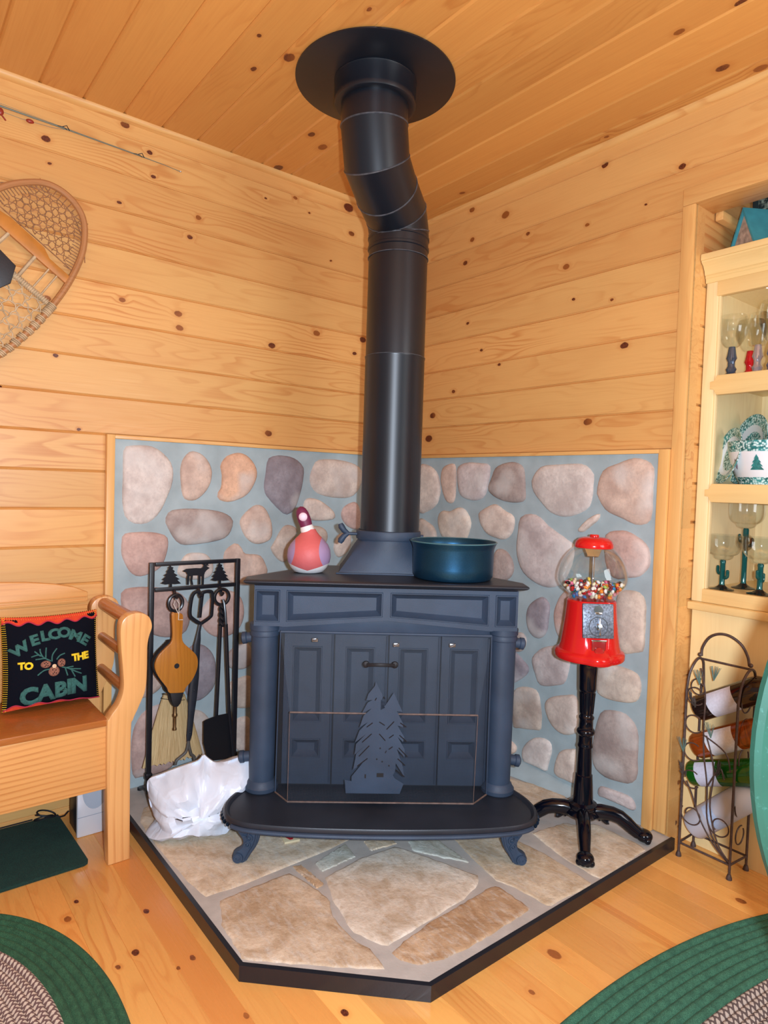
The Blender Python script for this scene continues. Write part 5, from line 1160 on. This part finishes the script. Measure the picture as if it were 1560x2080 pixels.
b = BM(); prism(b, [(-.075, -.045), (-.085, .040), (-.14, .062), (-.19, .045), (-.18, -.05)], lambda u, v, d: S(u - .0, v - .012, .048 + d), -.006, .006, bev=.003); obj('binding_strap', b, plain('black_leather', (.018, .020, .026), .45, bump=.3, bscale=200), sn)

# ------------------------------------------------------------------ fishing rod high on the left wall
fr_ = thing('fishing_rod', 'thin old fishing rod hung level near the top of the left wall', 'fishing rod', (0, -1.6, 2.33))
b = BM()
ln = [(-.9, .026, .006), (-.5, .012, .0045), (-.18, .009, .0034), (.0, .005, .0026), (.25, -.003, .0017), (.34, -.006, .0013), (.397, -.011, .0011)]
tube(b, [(.016, y, z) for y, z, r in ln], [r for *_, r in ln], 8); obj('rod', b, plain('green_grey_rod', srgb(110, 112, 92), .4), fr_)
b = BM(); tube(b, [(.016 + .003 * cos(a), .399 + .004 * sin(a), -.011) for a in [2 * pi * i / 12 for i in range(12)]], .0012, 5, closed=True); blob(b, (.016, .397, -.011), .003, 8, 6); obj('tip_guide', b, 'chrome', fr_)
for y, z in ((.0, .004), (.245, -.004)):
    b = BM(); tube(b, [(.016, y - .016, z + .002), (.024, y - .006, z + .001), (.024, y + .006, z), (.016, y + .016, z - .001)], .0011, 5); tube(b, [(.024, y, z + .002 ), (.026, y + .012, z + .008), (.018, y + .022, z - .001)], .0014, 5); obj('line_guide', b, 'black_satin', fr_)
b = BM(); tube(b, [(.018, -.9, .030), (.018, -.18, .016), (.017, .0, .0075), (.017, .245, -.001), (.0165, .395, -.010)], .0007, 4); tube(b, [(.02, -.18, -.008), (.02, -.12, -.011), (.018, -.03, -.006), (.017, .01, .002)], .0009, 4); obj('line', b, plain('line_grey', srgb(150, 140, 120), .5), fr_)
b = BM(); blob(b, (.020, -.095, -.010), (.006, .012, .0065), 12, 8); blob(b, (.020, -.178, -.010), (.007, .010, .012), 12, 8); tube(b, [(.02, -.178, -.015), (.022, -.163, -.033)], .0025, 6); obj('lure', b, plain('red_lure', srgb(150, 50, 36), .35), fr_)

# ------------------------------------------------------------------ hutch in the recess
HX, HY = 1.348, .085
ht = thing('display_hutch', 'light pine display hutch with open glass shelves built into the recess', 'hutch', (HX, HY, 0))
HL, HD = srgb(242, 219, 166), srgb(210, 166, 102)
M['hutch_z'] = wood('hutch_wood_upright', HL, HD, 'Z', 'X', ring=.22, freq=34, rough=.32, warp=5.)
M['hutch_x'] = wood('hutch_wood_rail', srgb(236, 204, 140), HD, 'X', 'Z', ring=.22, freq=34, rough=.32, warp=5.)
HW = .92
b = BM(); box(b, 0, .040, 0, .022, .835, 1.895, bev=.003); box(b, .040, .0465, .003, .022, .88, 1.85, bev=.002); obj('face_stile', b, 'hutch_z', ht)
b = BM(); box(b, HW - .04, HW, 0, .022, .835, 1.895, bev=.003); obj('face_stile', b, 'hutch_z', ht)
for z0, z1 in ((1.845, 1.895), (1.522, 1.586), (1.169, 1.230), (.835, .880)):
    b = BM()
    if z1 - z0 > .055: prism(b, [(.040, z0 + .018), (.028, z0 + .020), (.028, z1 - .020), (.040, z1 - .018), (.050, z1), (HW - .05, z1), (HW - .04, z1 - .015), (HW - .04, z0 + .015), (HW - .05, z0), (.050, z0)], lambda u, v, d: (u, d, v), -.004, .02, bev=.003)
    else: box(b, .036, HW - .036, -.003, .02, z0, z1, bev=.003)
    obj('face_rail', b, 'hutch_x', ht)
b = BM()
box(b, .002, .018, .022, .44, .835, 1.895); box(b, HW - .018, HW - .002, .022, .44, .835, 1.895); box(b, .018, HW - .018, .43, .44, .835, 1.895)
box(b, .018, HW - .018, .022, .43, 1.875, 1.893)
obj('carcase', b, 'hutch_z', ht)
for z in (1.583, 1.227, .877):
    b = BM(); box(b, .0185, HW - .0185, .0225, .4295, z - .018, z); obj('shelf', b, 'hutch_x', ht)
b = BM()
cr_ = [(0, 1.892), (-.006, 1.892), (-.007, 1.905), (-.011, 1.908), (-.011, 1.914), (-.016, 1.917), (-.020, 1.930), (-.030, 1.944), (-.042, 1.953), (-.043, 1.957), (-.048, 1.958), (-.048, 1.974), (-.046, 1.978), (.02, 1.978)]
prism(b, cr_ + [(.02, 1.892)], lambda u, v, d: (d, u, v), .0, HW); 
obj('crown_moulding', b, 'hutch_x', ht)
b = BM(); box(b, .0, HW, .02, .44, 1.897, 1.930); obj('top_board', b, 'hutch_x', ht)
b = BM(); box(b, -.003, HW + .003, -.022, .43, .808, .8345, bev=.005); obj('ledge', b, 'hutch_x', ht)
b = BM(); box(b, .004, HW - .004, .004, .42, .0135, .8078); obj('base_cabinet', b, wood('hutch_panel', srgb(240, 214, 156), srgb(220, 178, 112), 'Z', 'X', ring=.12, freq=20, rough=.4), ht)
pu = thing('puck_light', 'small round lit puck light under the hutch top', 'light', (HX + .175, HY + .07, 1.875))
b = BM(); lathe(b, [(0, 0), (.026, 0), (.026, -.010), (.021, -.012), (0, -.012)], 24)
obj('housing', b, plain('puck_white', (.8, .8, .78), .4), pu)
t = NT('lit_lens'); e_ = t.n('ShaderNodeEmission'); e_.inputs[0].default_value = (1, .93, .78, 1); e_.inputs[1].default_value = 6.; t.t.links.new(e_.outputs[0], t.out.inputs[0])
b = BM(); lathe(b, [(0, -.0122), (.020, -.0122), (.018, -.0145), (0, -.0145)], 24); obj('lens', b, t.m, pu)

# glassware on the top shelf
M['silver_glass'] = plain('grey_blue_glass', (.10, .13, .19), .06, .6)
M['red_glass'] = plain('red_glass', (.50, .006, .012), .06)
def goblet(x, y, z, s, stem, label, br=.046, bh=.085, sh=.075):
    g = thing('wine_glass', label, 'glass', (HX + x, HY + y, z))
    b = BM(); pr = [(.006, sh), (.022, sh + .006), (br * .85, sh + bh * .35), (br, sh + bh * .6), (br * .94, sh + bh * .85), (br * .84, sh + bh)]
    q_ = catmull([Vector((*p, 0)) for p in pr], 4, False); lathe(b, [(p.x * s, p.y * s) for p in q_] + [((p.x - .0016) * s, p.y * s) for p in q_[::-1]], 32, closed=True); obj('bowl', b, 'glass', g)
    b = BM(); lathe(b, [(0, 0), (.032 * s, 0), (.033 * s, .003 * s), (.018 * s, .010 * s), (.013 * s, .016 * s), (.0165 * s, .026 * s), (.011 * s, .036 * s), (.011 * s, .050 * s), (.0165 * s, .062 * s), (.014 * s, .072 * s), (.010 * s, (sh + .004) * s), (0, (sh + .004) * s)], 24); obj('stem', b, stem, g)
    return g
gA, gB = 'goblets on the top hutch shelf', None
goblet(.070, .050, 1.583, 1.0, 'silver_glass', 'goblet with grey blue stem at the left end of the top hutch shelf', br=.047, bh=.105, sh=.095)
goblet(.085, .150, 1.583, 1.0, 'red_glass', 'goblet with red glass stem on the top hutch shelf', br=.046, bh=.105, sh=.095)
goblet(.143, .070, 1.583, 1.0, plain('clear_stem', (.45, .40, .42), .05, .5), 'clear stemmed goblet right of the red one on the top hutch shelf', br=.030, bh=.105, sh=.095)
goblet(.195, .050, 1.583, 1.0, plain('smoky_stem', (.22, .22, .28), .05, .6), 'flared clear goblet at the right picture edge on the top hutch shelf', br=.044, bh=.125, sh=.10)

# green sponge-ware on the middle shelf
def sponge_mat(name, fn=None):
    t = NT(name); c = t.coord(); P = t.xyz(c)
    v = t.n('ShaderNodeTexVoronoi'); v.inputs['Scale'].default_value = 135.; t.put(v.inputs['Vector'], c)
    s_ = t.rng(v.outputs[0], .28, .62); n = t.noise(c, 40., 2)
    g = t.mix(t.rng(n, .35, .65), srgb(20, 84, 84), srgb(64, 150, 150))
    sp_ = t.mix(s_, srgb(205, 232, 230), g)
    if fn:
        k = t.mix(fn(t, P), sp_, srgb(226, 230, 234))
    else: k = sp_
    t.bsdf(k, .12); return t.m
def plate(loc, r, tilt, rz, label):
    p = thing('dinner_plate', label, 'plate', loc, rot=(0, 0, 0))
    mt_ = sponge_mat('plate_glaze', lambda t, P: t.math('MULTIPLY', t.math('LESS_THAN', t.math('SQRT', t.math('ADD', t.math('POWER', P[0], 2.), t.math('POWER', P[1], 2.))), r * .70), t.math('GREATER_THAN', t.math('SQRT', t.math('ADD', t.math('POWER', P[0], 2.), t.math('POWER', P[1], 2.))), r * .52)))
    b = BM(); lathe(b, [(0, .004), (r * .55, .004), (r * .64, .008), (r * .72, .014), (r * .98, .020), (r, .022), (r * .985, .024), (r * .72, .019), (r * .60, .010), (0, .009)], 56)
    o = obj('plate_disc', b, mt_, p); bpy.data.objects.remove(p)
    o.name = 'dinner_plate'; o.matrix_world = Matrix.Translation(loc) @ Matrix.Rotation(rz, 4, 'Z') @ Matrix.Rotation(pi / 2 - tilt, 4, 'X') @ Matrix.Translation((0, r, 0))
    return tag(o, label, 'plate')
plate((HX + .068, HY + .190, 1.229), .124, rad(12), rad(-40), 'green sponge patterned plate standing at the back of the middle hutch shelf')
plate((HX + .058, HY + .085, 1.229), .096, rad(12), rad(-44), 'smaller green sponge patterned plate leaning left of the white bowl')
plate((HX + .27, HY + .270, 1.229), .130, rad(12), rad(20), 'white faced plate with green rim behind the bowl at the right picture edge')
bw = thing('serving_bowl', 'white bowl with green sponge rim and painted pine tree on the hutch', 'bowl', (HX + .165, HY + .128, 1.228))
b = BM(); lathe(b, [(0, 0), (.078, 0), (.080, .010), (.087, .025), (.100, .056), (.111, .090), (.1155, .120), (.117, .143), (.1145, .144), (.110, .12), (.098, .06), (.075, .016), (0, .012)], 64)
bw_b = obj('bowl_body', b, sponge_mat('bowl_glaze', lambda t, P: t.math('MULTIPLY', t.math('GREATER_THAN', P[2], .026), t.math('LESS_THAN', P[2], .108))), bw)
def bowl_r(z): 
    pr = [(.080, .010), (.087, .025), (.100, .056), (.111, .090), (.1155, .120)]
    for a, c in zip(pr, pr[1:]):
        if a[1] <= z <= c[1]: return a[0] + (c[0] - a[0]) * (z - a[1]) / (c[1] - a[1])
    return .1155
def decal(bm, pts, a0):
    t_ = bmesh.new(); vs = [t_.verts.new((p[0], p[1], 0)) for p in pts]; t_.faces.new(vs); bmesh.ops.triangulate(t_, faces=t_.faces); bmesh.ops.subdivide_edges(t_, edges=t_.edges, cuts=1)
    for v in t_.verts: a = a0 + v.co.x / .088; zz = v.co.y * 1.2; r = bowl_r(zz) + .0012; v.co = Vector((r * cos(a), r * sin(a), zz))
    merge(bm, t_)
b = BM(); decal(b, [(0, .082), (.006, .070), (.004, .070), (.011, .060), (.007, .060), (.015, .050), (.010, .050), (.018, .041), (-.018, .041), (-.010, .050), (-.015, .050), (-.007, .060), (-.011, .060), (-.004, .070), (-.006, .070)], rad(-84)); obj('painted_tree', b, plain('tree_glaze', srgb(48, 124, 122), .15, var=.3, vscale=120), bw_b, smooth=0)
b = BM(); decal(b, [(0, .072), (.005, .066), (.006, .052), (.002, .042), (-.004, .046), (-.005, .060)], rad(-125)); obj('painted_cone', b, plain('cone_glaze', srgb(150, 132, 138), .15), bw_b, smooth=0)
mg = thing('coffee_mug', 'small teal sponge patterned mug behind the white bowl', 'mug', (HX + .165, HY + .310, 1.228))
b = BM(); lathe(b, [(0, 0), (.030, 0), (.033, .01), (.035, .14), (.033, .142), (.031, .02), (0, .012)], 32); obj('mug_body', b, sponge_mat('mug_glaze'), mg)

# cactus stem margarita glasses on the lower shelf
M['cactus'] = plain('dark_teal_glass', (.006, .085, .080), .06, .2)
M['foot_glass'] = plain('dark_foot_glass', (.012, .010, .010), .05)
def margarita(x, y, z, rz, label, up=0.):
    g = thing('margarita_glass', label, 'glass', (HX + x, HY + y, z), rz)
    b = BM(); pr = [(.004, .098), (.018, .100), (.028, .106), (.032, .114), (.042, .120), (.051, .132), (.0555, .150), (.056, .184)]
    q_ = catmull([Vector((*p, 0)) for p in pr], 4, False); lathe(b, [(p.x, p.y + up) for p in q_] + [(p.x - .0015, p.y + up) for p in q_[::-1]], 40, closed=True); obj('bowl', b, 'glass', g)
    b = BM(); lathe(b, [(0, .014), (.010, .014), (.0085, .020), (.0082, .085), (.0095, .095 + up), (.007, .100 + up), (0, .100 + up)], 16)
    tube(b, catmull([(.004, 0, .040 + up), (.016, 0, .042 + up), (.020, 0, .050 + up), (.020, 0, .062 + up)], 4, False), .0055, 10); blob(b, (.020, 0, .063 + up), .0055, 12, 8); tube(b, catmull([(-.004, 0, .052 + up), (-.015, 0, .054 + up), (-.019, 0, .062 + up), (-.019, 0, .074 + up)], 4, False), .0050, 10); blob(b, (-.019, 0, .075 + up), .005, 12, 8)
    obj('cactus_stem', b, 'cactus', g)
    if up:
        b = BM(); q_ = [(.010, .128), (.022, .140), (.027, .156), (.024, .174), (.010, .186)]; lathe(b, q_ + [(x - .0015, z) for x, z in q_[::-1]], 28, closed=True); obj('bubble', b, 'glass', g)
    b = BM(); lathe(b, [(0, 0), (.037, 0), (.0375, .002), (.022, .006), (.012, .013), (.009, .017), (0, .017)], 32); obj('foot', b, 'foot_glass', g)
    return g
margarita(.074, .055, .878, -.3, 'green cactus stem glass nearest the left side of the lower hutch shelf')
margarita(.190, .060, .878, 1.5, 'green cactus stem glass in front at the right of the lower hutch shelf')
margarita(.096, .165, .878, .2, 'tall green cactus stem glass standing behind the shorter ones in the hutch', up=.105)
margarita(.262, .170, .878, .5, 'cut off cactus stem glass at the right picture edge of the lower shelf')

# on top of the hutch
bh = thing('birdhouse', 'small wooden house with teal roof standing on top of the hutch', 'birdhouse', (HX + .112, HY + .160, 1.931), rad(58))
b = BM(); prism(b, [(-.082, .0), (.082, .0), (.082, .03), (0, .198), (-.082, .03)], lambda u, v, d: (d, u, v), -.08, .09); obj('house_body', b, plain('bark_wood', srgb(176, 152, 132), .8, var=.35, vscale=60), bh)
for s in (-1, 1):
    b = BM(); prism(b, [(s * .108, .004), (s * .101, .0015), (0, .202), (0, .216)], lambda u, v, d: (d, u, v), -.088, .10); obj('roof_panel', b, plain('teal_roof', srgb(66, 150, 160), .7, var=.1), bh)
pc = thing('framed_picture', 'dark painted picture with red and white flecks leaning behind the teal roof', 'picture', (HX + .105, HY + .30, 1.931))
def pict_mat():
    t = NT('dark_picture'); c = t.coord(); n = t.noise(c, 26., 3, .7); n2 = t.noise(t.vec('ADD', c, (3, 1, 2)), 34., 3, .7)
    k = t.mix(t.rng(n, .5, .62), srgb(24, 40, 42), srgb(150, 160, 140)); k = t.mix(t.rng(n2, .62, .66), k, srgb(170, 40, 50)); t.bsdf(k, .5); return t.m
b = BM(); box(b, -.085, .35, -.006, .006, .01, .34); obj('canvas', b, pict_mat(), pc)
b = BM(); box(b, -.098, -.080, -.010, .010, .0, .35, bev=.002); box(b, -.080, .35, -.010, .010, .0, .012); obj('frame', b, plain('dark_frame', (.016, .03, .032), .5), pc)

# ------------------------------------------------------------------ wine rack
WO = (1.483, .029, FLZ)
wr = thing('wine_rack', 'brown wrought iron arched wine rack with pinecones standing before the hutch', 'wine rack', WO)
M['wire'] = plain('brown_iron_wire', (.085, .055, .048), .5, .3, var=.3, vscale=80)
x0, x1, yf, yb = -.080, .080, -.054, .044
for x, y in ((x0, yf), (x1, yf), (x0, yb), (x1 + .008, yb)):
    b = BM(); tube(b, [(x, y, .006), (x, y, .55)], .0042, 8); lathe(b, [(0, 0), (.009, 0), (.0085, .006), (.005, .016), (0, .018)], 12, (x, y, 0)); obj('leg_post', b, 'wire', wr)
b = BM()
for y in (yf, yb):
    s_ = 1 if y == yf else 1
for x in (x0, x1):       # arched side tops
    tube(b, catmull([(x, yf, .545), (x + .004, yf + .006, .60), (x + .010, yf + .022, .635), (x + .012, (yf + yb) / 2, .648), (x + .012, yb - .022, .635), (x + .008, yb - .006, .60), (x + .008, yb, .545)], 5, False), .0042, 8)
tube(b, [(x0 + .012, (yf + yb) / 2, .648), (x1 + .012, (yf + yb) / 2, .648)], .0036, 8)
obj('top_frame', b, 'wire', wr); b = BM()
tube(b, [(x0, yf, .045), (x1, yf, .045)], .0036, 8); tube(b, [(x0, yb, .045), (x1 + .008, yb, .045)], .0036, 8); tube(b, [(x1, yf, .045), (x1 + .008, yb, .045)], .0034, 8); tube(b, [(x0, yf, .045), (x0, yb, .045)], .0034, 8)
obj('bottom_frame', b, 'wire', wr)
b = BM(); ym = (yf + yb) / 2
tube(b, catmull([(x0 + .019, ym, .657), (x0 + .021, ym, .685), (x0 + .040, ym, .720), (x0 + .070, ym, .738), (x1 - .055, ym, .738), (x1 - .020, ym, .718), (x1 + .000, ym, .685), (x1 + .006, ym, .657)], 6, False), .0044, 8)
for x in (x0 + .014, x1 + .010): blob(b, (x, ym, .660), .007, 12, 8)
obj('carry_handle', b, 'wire', wr)
b = BM()
def scroll(cx_, cz, r, a0, turns, y=yf, x=None, grow=-.4):
    n_ = int(22 * turns) + 2; out = []
    for i in range(n_):
        f = i / (n_ - 1); a = a0 + f * turns * 2 * pi; r_ = r * (1 + grow * f)
        out.append((cx_ + r_ * cos(a), y, cz + r_ * sin(a)) if x is None else (x, cx_ + r_ * cos(a), cz + r_ * sin(a)))
    tube(b, out, .0022, 6)
for cz in (.535, .445, .355, .265): 
    scroll(x0 + .030, cz, .028, .9, .75, grow=.0); scroll(x1 + .006, cz + .010, .034, 2.2, .8, y=None, x=x1 + .004, grow=.0) if False else None
scroll(x0 + .036, .150, .036, 2.6, 1.1, grow=-.45); scroll(x1 - .036, .150, .034, 3.4, 1.1, grow=-.45)
scroll(x0 + .040, .565, .030, 1.4, 1., grow=-.5)
for cz, r in ((.545, .036), (.455, .036), (.365, .036), (.225, .045), (.125, .030)): scroll(-.004, cz, r, 1.2, .9, x=x1 + .004, grow=-.1)
for l in ([(x1, yf, .045), (x1 - .045, yf, .09), (x1 - .075, yf, .16), (x1 - .080, yf, .26), (x1 - .095, yf, .36), (x1 - .10, yf, .45), (x1 - .10, yf, .55), (x1 - .125, yf + .015, .625)], [(x1, yf, .045), (x1 - .05, yf, .085), (x1 - .095, yf, .145), (x1 - .125, yf, .215), (x1 - .145, yf, .255)], [(x1, yf, .05), (x1 - .04, yf - .002, .10), (x1 - .068, yf, .20), (x1 - .062, yf, .32), (x1 - .09, yf, .42)], [(x1 - .08, yf, .26), (x1 - .045, yf, .33), (x1 - .030, yf, .30)], [(x1 - .10, yf, .42), (x1 - .03, yf, .385), (x1 - .012, yf, .33)]):
    tube(b, catmull(l, 5, False), .0026, 6)
obj('scrollwork', b, 'wire', wr)
for (x, z, a) in ((x1 - .150, .262, .35), (x1 - .050, .300, -.1), (x1 - .128, .500, .4)):
    b = BM(); m_ = Matrix.Translation((x, yf - .004, z)) @ Matrix.Rotation(-a, 4, 'Y')
    for k in range(46):
        h = random.random() * .045; r_ = .012 * (1 - h / .06); an = random.uniform(0, 2 * pi)
        tube(b, [m_ @ Vector((.003 * cos(an), .003 * sin(an), h)), m_ @ Vector((r_ * cos(an), r_ * sin(an), h + .014))], [.0016, .0006], 4)
    obj('pine_cone', b, plain('dark_cone', (.05, .035, .028), .7), wr)
b = BM()
for (x, z, sg) in ((x1 - .118, .575, 1), (x1 - .160, .345, 1), (x1 - .075, .600, -1), (x1 - .075, .418, 1)):
    for k in range(14):
        a = random.uniform(-.45, .45); tube(b, [(x, yf - .003, z), (x + .05 * sin(a) * .8 - .006 * sg, yf - .006 + random.uniform(-.006, .004), z + .048 * cos(a))], [.0013, .0005], 4)
obj('needle_tufts', b, plain('grey_green_needles', srgb(92, 120, 112), .6), wr)

def bottle(name, loc, dirv, R_, glass, label, lab_c, lab=(.075, .165), neck=True):
    d = Vector(dirv).normalized(); rot = d.to_track_quat('Z', 'Y').to_matrix().to_4x4()
    t_ = thing(name, label, 'bottle', loc, rot=rot.to_euler())
    b = BM(); lathe(b, [(0, .004), (R_ * .6, .002), (R_ * .88, 0), (R_, .010), (R_, .205), (R_ * .94, .225), (R_ * .62, .248), (.0150, .262), (.0135, .300), (.0155, .303), (.0155, .311), (0, .312)], 40); obj('bottle_glass', b, glass, t_, smooth=50)
    if lab_c:
        vd = rot.to_3x3().inverted() @ Vector((.42, -.90, .1)); a0 = math.atan2(vd.y, vd.x); b = BM(); rr_ = R_ + .0006; n_ = 24
        g = [[b.verts.new((rr_ * cos(a0 + w_), rr_ * sin(a0 + w_), z)) for w_ in [(-1.15 + 2.3 * i / n_) for i in range(n_ + 1)]] for z in lab]
        for i in range(n_): b.faces.new((g[0][i], g[0][i + 1], g[1][i + 1], g[1][i]))
        obj('paper_label', b, plain('label_paper', lab_c, .6, var=.08, vscale=150), t_, recalc=False)
    return t_
def coloured_glass(name, col, rough=.06, tr_=.0):
    t = NT(name); t.bsdf(col, rough, 0, None, Transmission_Weight=tr_, IOR=1.5); return t.m
bottle('wine_bottle', (1.420, .024, .495), (1, 0, .62), .041, coloured_glass('brown_black_glass', (.020, .010, .008)), 'dark wine bottle with white label, topmost in the wine rack', srgb(206, 208, 222), (.055, .145))
bottle('wine_bottle', (1.421, .024, .372), (1, 0, .58), .041, coloured_glass('amber_glass', (.62, .16, .02), .05, .75), 'amber wine bottle with white label, second from the rack top', srgb(220, 222, 228), (.055, .150))
bottle('wine_bottle', (1.410, .024, .278), (1, 0, .38), .041, coloured_glass('green_glass', (.02, .22, .02), .05, .6), 'green glass wine bottle, third from the rack top', srgb(200, 206, 226), (.03, .10))
bottle('wine_bottle', (1.424, .024, .106), (1, 0, 1.02), .044, coloured_glass('frosted_glass', (.66, .70, .80), .55, .25), 'frosted pale bottle, lowest and tilted in the wine rack', srgb(180, 200, 230), (.085, .120))

# ------------------------------------------------------------------ round table tipped upright
tt = thing('tilt_top_table', 'round teal green tabletop tipped upright at the right picture edge', 'table', (2.351, -.870, FLZ), rad(51.7))
def crackle():
    t = NT('teal_paint'); c = t.coord(); n = t.noise(c, 90., 4, .75); n2 = t.noise(c, 6., 2)
    k = t.mix(t.rng(n2, .35, .65), srgb(26, 72, 58), srgb(34, 86, 72)); k = t.mix(t.math('MULTIPLY', t.rng(n, .58, .72), .45), k, srgb(74, 126, 116)); t.bsdf(k, .55); return t.m
M['teal'] = crackle()
b = BM(); lathe(b, [(0, -.011), (.434, -.011), (.440, -.005), (.440, .005), (.434, .011), (0, .011)], 96, (0, 0, .85), mat=Matrix.Rotation(pi / 2, 4, 'X')); obj('tabletop', b, 'teal', tt)
b = BM(); lathe(b, [(0, .05), (.03, .05), (.035, .10), (.022, .16), (.026, .40), (.022, .60), (.030, .70), (0, .72)], 24, (0, .06, 0)); box(b, -.05, .05, .012, .09, .68, .86, bev=.004); obj('pedestal', b, 'teal', tt)
for k in range(3):
    a = 2 * pi * k / 3 + pi / 2; b = BM(); tube(b, catmull([(0, .06, .14), (.08 * cos(a), .06 + .08 * sin(a), .11), (.16 * cos(a), .06 + .16 * sin(a), .04), (.21 * cos(a), .06 + .21 * sin(a), .012)], 5, False), [.018] * 15 + [.012], 10); obj('leg', b, 'teal', tt)
